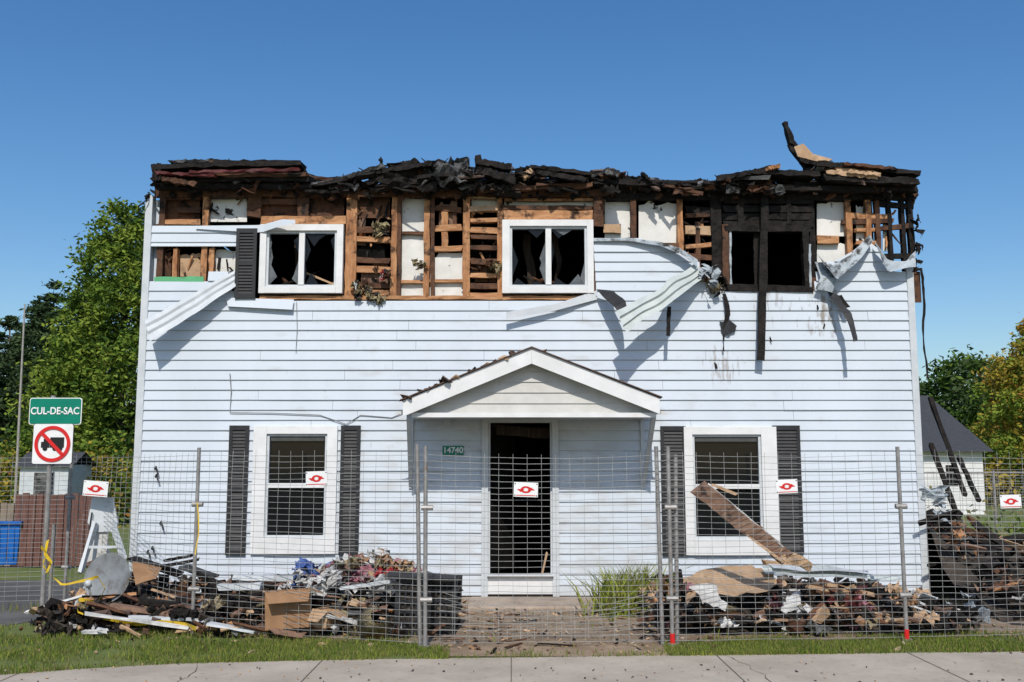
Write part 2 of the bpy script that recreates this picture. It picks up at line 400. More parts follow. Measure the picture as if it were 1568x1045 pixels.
for (a, c, b0, k) in [(238,248,292,'charbrown'),(262,269,380,'wood'),(306,315,288,'wood'),(318,326,380,'wood'),(377,399,285,'charbrown'),(455,473,285,'charbrown'),
        (527,544,288,'wood'),(597,606,288,'wood'),(607,613,292,'charbrown'),(648,657,288,'wood'),(659,665,300,'charbrown'),(708,719,285,'wood'),(762,770,288,'wood'),
        (908,925,285,'charbrown'),(967,976,288,'charbrown'),(1040,1049,288,'wood'),(1093,1109,285,'char'),(1243,1252,290,'char'),(1300,1309,292,'wood'),(1330,1338,292,'wood'),
        (1345,1352,292,'charbrown'),(1365,1371,290,'char'),(1385,1391,285,'char'),(1396,1404,285,'char')]:
    b1 = SB
    if 455 <= a <= 473 or 377 <= a <= 399: b1 = 332
    if a in (238,306): b1 = 431
    if a > 900: b1 = 470 if a < 1290 else 460
    if a > 1290: b1 = 425
    if a == 908: b1 = 345
    vst(a, c, b0, b1, k)
hst(238, 935, 296, 11, 'charbrown', .0, .12, j=.012); hst(238, 935, 286, 10, 'char', .01, .13, j=.012)
hst(930, 1404, 300, 11, 'char', .0, .12, j=.012); hst(930, 1404, 288, 10, 'char', -.01, .13, j=.012)
hst(398, 770, 456, 6, 'woodh', -.002, .10); hst(770, 912, 456, 6, 'woodh', -.002, .1)
hst(399, 528, 337, 13, 'woodh', .015, .1); hst(771, 908, 331, 18, 'woodh', .012, .1); hst(771, 908, 318, 7, 'charbrown', .012, .1)
hst(400, 455, 309, 9, 'charbrown', .05, .12); hst(474, 527, 300, 8, 'charbrown', .05, .12)
hst(248, 306, 301, 10, 'charbrown', .03, .11); hst(248, 306, 340, 8, 'woodh', .04, .11); hst(270, 308, 322, 8, 'charbrown', .05, .12)
# panels behind the studs
cell(316,304,378,340,'drywall'); cell(249,300,306,345,'charbrown'); cell(276,392,309,424,'tan'); cell(326,384,364,432,'drywall', rag=2)
cell(240,384,262,428,'charbrown'); cell(236,424,312,434,'green', Y=.0, rag=1)
cell(400,300,455,331,'charbrown'); cell(474,298,527,345,'charbrown')
cell(607,298,650,356,'drywall'); cell(607,360,650,430,'drywall', rag=0); cell(607,433,650,454,'drywall', rag=0)
cell(658,392,690,428,'drywall', rag=4); cell(672,388,710,428,'drywall', Y=.135, rag=1); cell(658,432,710,455,'drywall', rag=0)
hst(606,650,431,5,'woodh',.06,.11); hst(658,710,430,5,'woodh',.06,.11); hst(606,650,357,5,'charbrown',.06,.11)
cell(772,296,908,316,'drywall', rag=1); hst(772,908,306,4,'woodh',.05,.1)
for a in (790,835,866,890): hst(a, a+13, 300, 14, 'charbrown', .05, .1, db=R.uniform(-3,3))
cell(926,303,969,366,'drywall', rag=6); cell(978,308,1041,376,'drywall', rag=8); hst(925,950,350,14,'tan',.06,.11)
cell(1251,310,1300,362,'drywall', rag=4); cell(1251,374,1302,402,'drywall', rag=2); hst(1252,1285,367,12,'woodh',.05,.11)
cell(1311,315,1332,378,'drywall', rag=4); cell(1352,335,1364,385,'drywall', rag=3)
hst(1300,1366,330,9,'woodh',.03,.1,db=3); hst(1290,1368,340,8,'charbrown',.03,.1,db=-2); hst(1311,1345,352,6,'woodh',.04,.1); hst(1311,1345,372,6,'woodh',.04,.1)
hst(1345,1400,312,8,'char',.03,.1,db=4); hst(1345,1395,350,7,'charbrown',.03,.1,db=-4); hst(1345,1400,392,8,'char',.03,.1)
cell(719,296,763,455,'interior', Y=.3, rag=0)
for b in (300,320,338,352,362,379,400,422,438,452):
    hst(720, 763, b, R.choice([6,7,9]), R.choice(['woodh','woodh','charbrown','tan']), .03, .11, db=R.uniform(-2,2))
cell(727,400,760,432,'charbrown', Y=.13); cell(722,304,762,316,'drywall', Y=.14)
for (b, h, k) in [(352,10,'charbrown'),(366,9,'woodh'),(398,8,'charbrown'),(412,10,'woodh'),(437,9,'charbrown'),(448,8,'woodh')]:
    hst(545, 597, b, h, k, .05, .13, db=R.uniform(-3,3))
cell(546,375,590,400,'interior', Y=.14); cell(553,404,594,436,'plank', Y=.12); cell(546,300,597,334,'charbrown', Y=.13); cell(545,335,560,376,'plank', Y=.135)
for (b, h, k) in [(318,9,'charbrown'),(350,10,'woodh'),(381,8,'woodh')]: hst(666, 708, b, h, k, .05, .12, db=R.uniform(-4,4))
cell(672,310,700,345,'plank', Y=.13)
vst(676,686,318,385,'wood',.06,.12); vst(694,700,318,350,'charbrown',.06,.12)
for (b, h, k) in [(320,10,'char'),(352,14,'tan'),(378,7,'woodh'),(392,9,'charbrown'),(412,8,'woodh'),(330,6,'charbrown')]: hst(1050, 1093, b, h, k, .06, .12, db=R.uniform(-4,4))
vst(1066,1074,340,440,'charbrown',.06,.12); cell(1050,425,1092,455,'charbrown')
for b in (307,320,332,343): hst(1108, 1245, b, 10, 'char', .0+R.uniform(0,.02), .1, db=R.uniform(-1,1))
vst(1130,1140,300,345,'char',-.01,.02); vst(1205,1212,300,345,'char',-.01,.02)
vst(1107,1117,345,436,'charbrown',-.03,.1); vst(1118,1121,350,436,'melt',-.01,.05); vst(1233,1243,345,442,'char',-.03,.1); hst(1108,1243,350,9,'char',-.03,.1); hst(1112,1245,440,10,'char',-.03,.1,db=3)
vst(1240,1243,375,440,'melt',-.04,-.02)
vst(1155,1176,350,440,'char',.05,.1)
for i in range(240):
    a = R.uniform(240, 1400); b = R.uniform(284, 304); p = W(a, b, R.uniform(-.03, .05))
    fr.chunk(p, R.uniform(.05,.16), .05, R.uniform(.03,.1), R.choice(['char','char','charbrown']))
for i in range(130):
    a = R.choice([R.uniform(240,400), R.uniform(530,600), R.uniform(712,770), R.uniform(1048,1110), R.uniform(1300,1400)]); b = R.uniform(300, 440)
    if 240 < a < 400 and 345 < b < 380: continue
    if a > 1250 and b > 370: continue
    p = W(a, b, .12); q = p+Vector((R.uniform(-.12,.12), -.05, R.uniform(-.2,.2)))
    fr.beam(p, q, R.uniform(.01,.035), .02, R.choice(['char','charbrown','woodh','char']), jit=.006, seg=3)
fr.obj('exposed_framing', house)
ins = MB()
for (a, b, n) in [(586,352,9),(556,450,9),(585,418,5),(575,458,9),(642,408,4),(756,410,7),(550,430,4),(1085,425,8),(1100,440,5)]:
    for i in range(n):
        ins.crumple(W(a+R.uniform(-11,11), b+R.uniform(-8,8), R.uniform(-.10,.04)), R.uniform(.05,.12), R.uniform(.05,.11), R.choice(['insul','insul','insul','charbrown','ash','clothwhite']), amp=.05, n=5, nrm=R.uniform(0,3))
for i in range(4): ins.crumple(W(587+R.uniform(-4,4),425+R.uniform(-8,8),-.05),.06,.06,'clothred',amp=.03,n=4)
ins.obj('insulation', house)

# ---- windows
def window(name, r, bars, frame=.1, sill=.0, wl=None, wr=None, top=None):
    m = MB(); x0, x1, z0, z1 = r; wl = wl or frame; wr = wr or frame; tp = top or frame
    yf, yb = -.055, .06
    m.box(x0, x0+wl, yf, yb, z0, z1, 'white'); m.box(x1-wr, x1, yf, yb, z0, z1, 'white')
    m.box(x0+wl, x1-wr, yf+.003, yb, z1-tp, z1, 'white'); m.box(x0+wl, x1-wr, yf-.012, yb, z0, z0+frame+sill, 'white')
    ix0, ix1, iz0, iz1 = x0+wl, x1-wr, z0+frame+sill, z1-tp
    s = .032
    m.box(ix0, ix0+s, -.02, .05, iz0, iz1, 'trim'); m.box(ix1-s, ix1, -.02, .05, iz0, iz1, 'trim')
    m.box(ix0+s, ix1-s, -.018, .05, iz0, iz0+s, 'trim'); m.box(ix0+s, ix1-s, -.018, .05, iz1-s, iz1, 'trim')
    if bars == 'h':
        zc = (iz0+iz1)/2; m.box(ix0+s, ix1-s, -.03, .05, zc-.03, zc+.03, 'white')
        m.box(ix0+s, ix1-s, .02, .024, iz0+s, zc-.03, 'glass'); m.box(ix0+s, ix1-s, .03, .034, zc+.03, iz1-s, 'glass')
        m.box(ix0+s+.01, ix1-s-.01, .0, .015, iz1-s-.06, iz1-s-.01, 'blind')
    else:
        xc = (ix0+ix1)/2+bars; m.box(xc-.038, xc+.038, -.03, .05, iz0+s, iz1-s, 'white')
        for (a, b) in ((ix0+s, xc-.038), (xc+.038, ix1-s)):
            for q in range(6):
                e = R.choice([0,1,2,3]); u = R.uniform(.1,.9); d = R.uniform(.04,.18)
                ww, hh = b-a, iz1-iz0-2*s
                if e == 0: P = [(a+ww*max(0,u-.3), iz0+s), (a+ww*min(1,u+.3), iz0+s), (a+ww*u, iz0+s+d)]
                elif e == 1: P = [(a+ww*max(0,u-.3), iz1-s), (a+ww*u, iz1-s-d), (a+ww*min(1,u+.3), iz1-s)]
                elif e == 2: P = [(a, iz0+s+hh*max(0,u-.3)), (a+d*.6, iz0+s+hh*u), (a, iz0+s+hh*min(1,u+.3))]
                else: P = [(b, iz0+s+hh*max(0,u-.3)), (b-d*.6, iz0+s+hh*u), (b, iz0+s+hh*min(1,u+.3))]
                m.plate([(x, .015+q*.004, z) for x, z in P], .003, R.choice(['glass','shard']), nrm=(0,-1,0))
        for q in range(2):
            xx = R.uniform(ix0+.1, ix1-.2)
            m.ruled([(xx, .45, iz1), (xx+R.uniform(-.1,.1), .5, iz0)], [(xx+.1, .45, iz1), (xx+R.uniform(0,.2), .55, iz0+R.uniform(0,.3))], 8, 4, 'curtain', wob=.06, seed=q)
        for q in range(7): m.beam((R.uniform(ix0,ix1), .3, iz0+R.uniform(-.05,.1)), (R.uniform(ix0,ix1), .5, iz0+R.uniform(.0,.35)), .03, .02, R.choice(['char','charbrown','tan']), jit=.005, seg=2)
    m.obj(name, house, bevel=.004)
window('window_upper_a', WIN['UL'], -.0, frame=.085)
window('window_upper_b', WIN['UM'], .0, frame=.085, wl=.1)
window('window_lower_a', WIN['LL'], 'h', frame=.07, sill=.13, wl=.17, wr=.13, top=.1)
window('window_lower_b', WIN['LR'], 'h', frame=.07, sill=.13, wl=.11, wr=.2, top=.1)
def shutter(name, a, b, c, d, Y=-.02):
    r = rectW(a, b, c, d); m = MB(); x0, x1, z0, z1 = r; e = .045
    m.box(x0, x0+e, Y-.03, Y, z0, z1, 'black'); m.box(x1-e, x1, Y-.03, Y, z0, z1, 'black')
    zm = (z0+z1)/2
    for (p, q) in ((z0, z0+.06), (zm-.03, zm+.03), (z1-.06, z1)): m.box(x0+e, x1-e, Y-.028, Y, p, q, 'black')
    for (p, q) in ((z0+.06, zm-.03), (zm+.03, z1-.06)):
        n = int((q-p)/.042); h = (q-p)/n
        for i in range(n):
            z = p+i*h; m.add([(x0+e, Y-.026, z), (x1-e, Y-.026, z), (x1-e, Y-.006, z+h*.97), (x0+e, Y-.006, z+h*.97)], [(0,1,2,3)], 'black')
            m.add([(x0+e, Y-.026, z), (x1-e, Y-.026, z), (x1-e, Y-.004, z), (x0+e, Y-.004, z)], [(3,2,1,0)], 'black')
    return m.obj(name, house)
shutter('shutter_a', 346,652,383,850); shutter('shutter_b', 519,652,553,850); shutter('shutter_c', 1014,653,1049,851); shutter('shutter_d', 1188,652,1223,849)
shutter('shutter_e', 361,352,396,458, Y=-.05)

# ---- door
dm = MB(); x0, x1, z0, z1 = WIN['D']
fw = .085
dm.box(x0, x0+fw, -.05, .1, z0, z1, 'trim'); dm.box(x1-fw, x1, -.05, .1, z0, z1, 'trim'); dm.box(x0+fw, x1-fw, -.047, .1, z1-.09, z1, 'trim')
zb = W(800,882).z
dm.box(x0+fw, x1-fw, -.02, .1, z0+.03, zb, 'white'); dm.box(x0+fw-.01, x1-fw+.01, -.09, .1, zb, zb+.02, 'trim'); dm.box(x0+fw, x1-fw, -.08, .1, z0-.03, z0+.05, 'char')
dm.box(x0+fw, x0+fw+.025, .0, .06, zb+.02, z1-.09, 'trim'); dm.box(x1-fw-.025, x1-fw, .0, .06, zb+.02, z1-.09, 'trim')
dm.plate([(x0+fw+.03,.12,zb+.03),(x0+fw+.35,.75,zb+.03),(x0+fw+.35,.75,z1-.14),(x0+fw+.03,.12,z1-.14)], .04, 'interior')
dm.beam((x0+fw,.25,z1-.17),(x1-fw,.35,z1-.22),.03,.14,'curtain',jit=.01,seg=4)
dm.beam(W(838,846,.1), W(829,882,.1), .03, .06, 'tan', jit=.006, seg=3)
dm.obj('front_door', house, bevel=.003)

# ---- porch canopy
po = MB(); PY = -1.05
A = W(814,533,PY); EL = W(617,614,PY); ER = W(1010,610,PY); fh = .19
def rake(P, Q, y0, y1, h, k, dz=0):
    vs = []
    for p in (P, Q):
        for y in (y0, y1): vs += [(p.x, y, p.z+dz), (p.x, y, p.z-h+dz)]
    po.add(vs, [(0,4,5,1),(2,3,7,6),(0,2,6,4),(1,5,7,3),(0,1,3,2),(4,6,7,5)], k)
rake(EL, Vector((A.x-.001,0,A.z)), PY, PY+.03, fh, 'white'); rake(Vector((A.x+.001,0,A.z)), ER, PY, PY+.03, fh, 'white')
def slab(P, Q, y0, y1, th, k, up):
    vs = []
    for p in (P, Q):
        for y in (y0, y1): vs += [(p.x, y, p.z+up), (p.x, y, p.z+up+th)]
    po.add(vs, [(0,1,5,4),(2,6,7,3),(1,3,7,5),(0,4,6,2),(0,2,3,1),(4,5,7,6)], k)
slab(EL+Vector((-.03,0,0)), A, PY-.03, -.0, .014, 'shingle', .003); slab(A, ER+Vector((.03,0,0)), PY-.03, -.0, .014, 'shingle', .003)
slab(EL, A, PY+.032, -.02, .1, 'trim', -.1); slab(A, ER, PY+.032, -.02, .1, 'trim', -.1)
for i in range(34):
    t = R.random()**1.2; left = R.random() < .85
    P = (EL.lerp(A, t) if left else ER.lerp(A, t)); po.chunk((P.x, PY+R.uniform(-.02,.4), P.z+.018), R.uniform(.06,.2), .1, .018, R.choice(['shingle','char','shingle','tan']))
for i in range(12):
    P = EL.lerp(A, R.uniform(.05,.9)); po.crumple((P.x, PY+R.uniform(.1,.8), P.z+.04), .12, .1, R.choice(['char','charbrown','shingle']), amp=.04, n=4)
zs_ = W(814,637,PY+.12).z
bl, br = W(688,630,PY+.15), W(972,630,PY+.15)
po.box(EL.x+.05, ER.x-.05, PY+.1, -.0, zs_, zs_+.02, 'trim')
po.box(bl.x-.45, br.x+.25, PY+.075, PY+.10, zs_-.02, zs_+.035, 'white')
slope = (A.z-EL.z)/(A.x-EL.x); z = zs_+.022; TY = PY+.17
while z < A.z-.12:
    zz = min(z+.1313, A.z-.105)
    hw0 = (A.z-.10-z)/slope; hw1 = max(.01, (A.z-.10-zz)/slope)
    po.add([(A.x-hw0, TY, z), (A.x+hw0, TY, z), (A.x+hw1, TY+.016, zz), (A.x-hw1, TY+.016, zz), (A.x-hw0, TY+.018, z), (A.x+hw0, TY+.018, z)], [(0,1,2,3),(4,5,1,0)], 'gable'); z += .1313
for (e, s_) in ((EL, 1), (ER, -1)):
    t0 = Vector((e.x+s_*.06, PY+.1, zs_)); w0 = W(629 if s_ > 0 else 985, 742, -.03)
    po.beam(t0, w0, .05, .07, 'trim')
    po.beam((w0.x, -.03, w0.z-.05), (w0.x, -.03, zs_), .05, .03, 'trim')
po.obj('porch_roof', house)
pl = MB(); c = W(686,640,-.1)
pl.tube([c+Vector((0,.08,0)), c], .03, 'white', 10); pl.tube([c+Vector((0,-.01,.01)), c+Vector((0,-.02,-.09))], .035, 'trim', 10, r1=.05); pl.obj('wall_lamp', house)
nb = MB(); r = rectW(678,683,710,697); nb.box(r[0], r[1], -.035, -.022, r[2], r[3], 'signgreen'); nb.obj('house_number_plate', house)
text('house_number', '14740', ((r[0]+r[1])/2, -.037, (r[2]+r[3])/2), .105, 'signwhite', house)
stp = MB()
stp.box(W(718,900,-.6).x, W(938,900,-.6).x, -1.0, -.1, 0, .05, 'concrete'); stp.obj('door_step', house, bevel=.015)

# ---- loose and hanging siding
hg = MB()
V = W
hg.ruled([V(300,346,-.03), V(400,345,-.05), V(432,336,-.16), V(452,337,-.25)], [V(300,351,-.03), V(400,357,-.05), V(432,346,-.18), V(453,343,-.26)], 16, 3, 'siding', corr=.01, courses=1)
hg.ruled([V(360,414,-.04), V(300,448,-.12), V(222,490,-.30)], [V(361,440,-.08), V(300,482,-.2), V(230,524,-.36)], 20, 9, 'trim', corr=.03, courses=3, wob=.02)
hg.ruled([V(775,478,-.16), V(850,466,-.10), V(914,445,-.03)], [V(775,489,-.15), V(850,476,-.09), V(914,459,-.03)], 14, 3, 'trim', corr=.012, courses=1)
hg.ruled([V(345,456,-.03), V(450,459,-.05)], [V(350,470,-.05), V(448,475,-.07)], 8, 3, 'siding', corr=.015, courses=1)
hg.ruled([V(1062,401,-.10), V(1010,440,-.38), V(943,475,-.62)], [V(1074,428,-.12), V(1030,462,-.42), V(958,510,-.66)], 24, 14, 'peel', corr=.04, courses=3, wob=.04)
hg.ruled([V(970,480,-.55), V(990,470,-.5)], [V(968,497,-.56), V(1000,480,-.5)], 5, 4, 'melt', wob=.02)
hg.ruled([V(908,366,-.02), V(960,364,-.03), V(1010,370,-.05), V(1040,380,-.08), V(1068,398,-.12)], [V(908,370,-.05), V(960,369,-.07), V(1010,376,-.12), V(1042,389,-.16), V(1066,408,-.2)], 20, 3, 'melt', wob=.01)
def curl(c, n, ln, k, w=.08, Yr=(-.12,-.02)):
    for i in range(n):
        a, b = c[0]+R.uniform(-c[2], c[2]), c[1]+R.uniform(-c[3], c[3]); Y = R.uniform(*Yr)
        p = W(a, b, Y); q = p+Vector((R.uniform(-.12,.12), -R.uniform(0,.12), -R.uniform(.4,1)*ln))
        m_ = (p+q)/2+Vector((R.uniform(-.08,.08), -.05, 0)); wv = Vector((R.uniform(.3,1)*w, R.uniform(-.05,.05), R.uniform(-.04,.04)))
        hg.ruled([p, m_, q], [p+wv, m_+wv*1.2, q+wv*.4], 8, 3, k, wob=.04, seed=i, rag=.006)
curl((1085,418,15,12), 14, .18, 'melt'); curl((1090,428,16,14), 10, .16, 'char', .05)
# charred strip and scrap of netting stuck to the wall under the curl
hg.ruled([V(1106,450,-.05), V(1112,480,-.07), V(1108,510,-.05), V(1110,540,-.05)], [V(1112,450,-.05), V(1120,480,-.08), V(1113,510,-.06), V(1106,540,-.05)], 14, 3, 'char', wob=.02, rag=.004)
hg.ruled([V(1104,492,-.05), V(1120,490,-.08), V(1130,500,-.06)], [V(1108,512,-.05), V(1118,514,-.08), V(1127,508,-.06)], 8, 4, 'black', wob=.03, rag=.008)
hg.ruled([V(1021,470,-.3), V(1020,515,-.32)], [V(1028,470,-.3), V(1026,515,-.32)], 8, 2, 'char', wob=.02, rag=.004)
hg.ruled([V(1252,385,-.08), V(1270,410,-.12), V(1300,392,-.12), V(1332,360,-.06)], [V(1262,405,-.22), V(1285,428,-.26), V(1308,405,-.22), V(1338,372,-.12)], 20, 5, 'melt', wob=.05)
hg.ruled([V(1248,400,-.05), V(1256,425,-.1), V(1250,445,-.1)], [V(1272,405,-.15), V(1285,420,-.2), V(1278,445,-.15)], 10, 5, 'melt', wob=.06)
hg.ruled([V(1340,372,-.1), V(1360,400,-.1), V(1390,402,-.12), V(1406,385,-.1)], [V(1345,385,-.2), V(1362,418,-.22), V(1390,412,-.2), V(1404,410,-.15)], 16, 4, 'melt', wob=.05)
hg.ruled([V(1268,447,-.06), V(1290,480,-.3), V(1308,524,-.45)], [V(1285,450,-.1), V(1303,480,-.34), V(1313,522,-.47)], 14, 4, 'black', wob=.03, rag=.008)
hg.ruled([V(1280,452,-.06), V(1295,470,-.18)], [V(1290,450,-.06), V(1302,468,-.2)], 6, 3, 'char', wob=.03)
hg.ruled([V(913,443,-.1), V(940,470,-.4), V(955,492,-.5)], [V(940,446,-.12), V(957,462,-.42), V(958,490,-.5)], 10, 5, 'black', wob=.05)
curl((1401,390,3,25), 7, .2, 'char', .04, (-.05,.1)); curl((1398,350,6,35), 8, .18, 'char', .04, (-.05,.1))
hg.ruled([V(1407,410,-.03), V(1411,440,-.05), V(1413,520,-.03), V(1419,580,-.03)], [V(1411,410,-.03), V(1415,440,-.05), V(1416,520,-.03), V(1422,580,-.03)], 20, 2, 'char', wob=.03, rag=.005)
curl((224,300,6,7), 4, .2, 'char', .03)
for (a, b) in ((1096,560),(1180,520),(1252,470),(1262,500)): hg.chunk(W(a, b, -.02), .04, .02, .08, 'char')
hg.beam(V(1171,288,-.06), V(1165,553,-.16), .10, .05, 'char', jit=.006, seg=14, taper=.95)
for (a, b) in ((237,718),(238,730),(232,840),(225,846),(245,802)):
    p = W(a, b, -.02); hg.tube([p, p+Vector((.03,-.05,.03)), p+Vector((.06,-.04,-.08))], .012, 'black')
hg.obj('hanging_siding', house)
cb = MB()
def cable(P, r=.006, k='cable'): cb.tube([W(a, b, -.03) for a, b in P], r, k, 5)
cable([(352,572),(354,600),(352,632),(420,633),(490,636),(530,650),(552,636),(600,640),(618,632)]); cable([(454,462),(455,505),(453,540)], .004)
cb.obj('cables', house)

# ---- roof remains
rf = MB()
SIL = [(237,253),(262,246),(330,244),(335,246),(460,248),(466,262),(480,278),(540,266),(590,250),(640,242),(700,245),(720,266),(733,248),(775,254),(812,254),(880,264),(940,260),(990,272),(1045,280),(1100,274),(1160,258),(1215,264),(1250,246),(1300,248),(1400,266)]
def sil(x):
    for (a, b), (c, d) in zip(SIL, SIL[1:]):
        if a <= x <= c: return b+(d-b)*(x-a)/(c-a)
    return 268
for i in range(560):
    a = R.uniform(242, 1390); t = R.random()**1.3; b = sil(a)+4+t*(290-sil(a)); Y = R.uniform(-.22, .5)
    ln = R.choice([R.uniform(6,20), R.uniform(15,60)])*(1.3 if t > .4 else 1); sl = R.gauss(0, .26)
    a1 = min(1400, a+ln); b1 = min(300, max(b+sl*ln, sil(a1)+3))
    rf.beam(W(a, b, Y), W(a1, b1, Y+R.uniform(-.15,.25)), R.uniform(.02,.10), R.uniform(.012,.05), R.choice(['char']*9+['charbrown','greyroof','charbrown','shingle']), roll=R.uniform(-.8,.8), jit=.008, seg=4)
for i in range(150):
    a = R.uniform(240, 1400); rf.crumple(W(a, min(290, sil(a)+R.uniform(8,38)), R.uniform(-.25,.3)), R.uniform(.08,.35), R.uniform(.06,.2), R.choice(['char','char','char','greyroof','charbrown']), amp=.05, n=5, nrm=R.uniform(.2,1.3), rot=R.uniform(-.4,.4))
for i in range(70):
    a = R.uniform(240, 1400); p = W(a, sil(a)+8, R.uniform(-.1,.5)); rf.beam(p, p+Vector((R.uniform(-.14,.14), 0, R.uniform(.03,.10))), .015, .02, 'char', jit=.004, seg=2, taper=.4)
def rb(a, b, c, d, w, h, k, Y=-.2, Y2=None, **kw): rf.beam(W(a, b, Y), W(c, d, Y if Y2 is None else Y2), w, h/117.5, k, jit=kw.get('j', .012), seg=kw.get('seg', 14))
rb(238,270,250,268,.3,26,'char'); rb(239,260,462,254,.3,7,'char',-.2); rb(290,264,460,260,.04,4,'maroon',-.37); rb(240,276,478,276,.2,9,'char',-.15); rb(240,266,330,269,.05,4,'maroon',-.34)
rb(262,250,330,248,.15,4,'greyroof',-.05); rb(330,251,462,252,.2,5,'char',-.15); rb(238,272,300,283,.06,7,'charbrown',-.3); rb(240,286,478,287,.15,7,'char',-.1)
rb(262,268,470,268,.05,5,'charbrown',-.28)
rb(478,286,600,262,.15,6,'char',-.1); rb(535,272,588,256,.12,6,'greyroof',-.15); rb(560,284,640,246,.1,8,'char',-.1); rb(588,264,660,252,.15,7,'char'); rb(583,243,585,260,.04,4,'char')
rb(600,282,730,276,.15,9,'char',-.12); rb(732,249,780,258,.15,9,'char'); rb(732,242,735,268,.08,7,'char'); rb(740,264,790,280,.2,11,'char'); rb(812,257,905,268,.15,6,'char'); rb(800,272,815,262,.08,9,'tan',-.25)
rb(820,264,900,277,.1,7,'char',-.25); rb(730,291,905,285,.1,7,'charbrown',-.12); rb(925,264,948,270,.2,10,'greyroof'); rb(905,280,1045,284,.15,8,'char',-.1); rb(984,268,1003,284,.1,4,'char')
rf.crumple(W(680,266,-.2), .5, .3, 'greyroof', amp=.12, nrm=1.1, rot=0, n=12); rf.crumple(W(625,276,-.2), .6, .25, 'char', amp=.1, nrm=1.0, rot=.1, n=8); rf.crumple(W(700,258,-.15), .3, .25, 'greyroof', amp=.08, nrm=1.2, rot=0, n=8)
rb(1098,276,1180,261,.2,8,'char'); rb(1150,265,1250,270,.2,8,'char'); rb(1250,253,1402,268,.2,7,'char'); rb(1270,264,1340,272,.05,7,'tan',-.32,j=.015); rb(1260,275,1400,282,.25,10,'char'); rb(1290,252,1370,260,.1,4,'charbrown',-.3)
rb(1172,260,1190,256,.12,6,'woodh',-.3); rb(1100,288,1404,292,.12,7,'char',-.12); rb(1300,264,1345,268,.06,5,'tan',-.36,j=.012)
rf.beam(W(1201,186,.1), W(1212,222,.1), .05, .08, 'char', jit=.01, seg=4, taper=1.4); rf.beam(W(1210,218,.1), W(1240,264,.1), .06, .11, 'char', jit=.015, seg=5)
rf.plate([W(1216,225,-.02), W(1230,220,-.02), W(1245,236,-.06), W(1275,244,-.1), W(1262,250,-.1), W(1238,244,-.06), W(1222,240,-.02)], .03, 'tan', nrm=(0,-1,0))
rf.plate([W(1275,252,-.28), W(1300,250,-.28), W(1345,264,-.28), W(1318,274,-.28), W(1288,270,-.28)], .03, 'tan', nrm=(0,-1,0))
rb(1222,246,1290,262,.1,6,'char',-.1)
rf.obj('collapsed_roof', house)

# ================================================================= FENCE
fence = empty('temporary_fence')
posts = [G(-330,940), G(98,926), G(294,972), G(651,995), G(1030,992), G(1389,985), G(1760,978)]
FHT = 1.83
fpm = MB()
def panel(m, p, q, zt_=FHT, z0=.06, bow=0, dh=.058, dv=.13, r=.004, sag=0):
    p = Vector(p); q = Vector(q); L = (q-p).length; d = (q-p).normalized(); nrm = Vector((-d.y, d.x, 0)); sd = R.uniform(0, 50)
    def pt(u, z):
        b = nrm*(bow*math.sin(math.pi*u)*(.4+.6*z/zt_)+.018*noise.noise(Vector((u*5+sd, z*3, 0))))
        return p+d*(u*L)+b+Vector((0, 0, z+.012*noise.noise(Vector((u*6+sd, z*4, 5)))-sag*math.sin(math.pi*u)*(z/zt_)))
    z = z0; S = 10
    while z <= zt_:
        for i in range(S): m.beam(pt(i/S, z), pt((i+1)/S, z), r, r, 'steel')
        z += dh
    n = int(L/dv); S = 6; r2 = r*.72
    for j in range(1, n):
        u = j/n
        for i in range(S): m.beam(pt(u, z0+(zt_-z0+.03)*i/S), pt(u, z0+(zt_-z0+.03)*(i+1)/S), r2, r2, 'steel')
for i in range(len(posts)-1): panel(fpm, posts[i], posts[i+1], bow=R.uniform(-.06,.06), sag=R.uniform(0,.04), zt_=FHT+R.uniform(-.03,.02))
ga, gb = posts[3]+Vector((.1,.35,0)), posts[4]+Vector((-.1,.3,0))
panel(fpm, ga, gb, zt_=.5, z0=.02, bow=.12, sag=.22)
fpm.obj('wire_mesh', fence)
pm = MB()
def post(p, h=FHT+.05, r=.02, lean=0): pm.tube([p+Vector((0,0,-.02)), p+Vector((lean*.5,0,h*.5)), p+Vector((lean,0,h))], r, 'post', 10)
for i, p in enumerate(posts):
    post(p, lean=R.uniform(-.02,.04))
    if i in (3,4,5): pm.tube([p+Vector((0,0,.02)), p+Vector((0,0,.13))], .024, 'red' if i != 3 else 'post', 10); pm.tube([p+Vector((0,0,-.01)), p+Vector((0,0,.04))], .05, 'post', 12)
post(posts[4]+Vector((-.09,.02,0)), lean=-.03); post(posts[4]+Vector((.05,.04,0)), h=1.8, lean=.02); post(posts[3]+Vector((-.05,.03,0)), h=1.9, lean=-.05)
post(G(75,935), h=1.0)
for p in posts[1:6]:
    for z in (.45, 1.3): pm.tube([p+Vector((-.05,-.0,z)), p+Vector((.06,-.0,z))], .026, 'post', 8)
pm.obj('posts', fence)

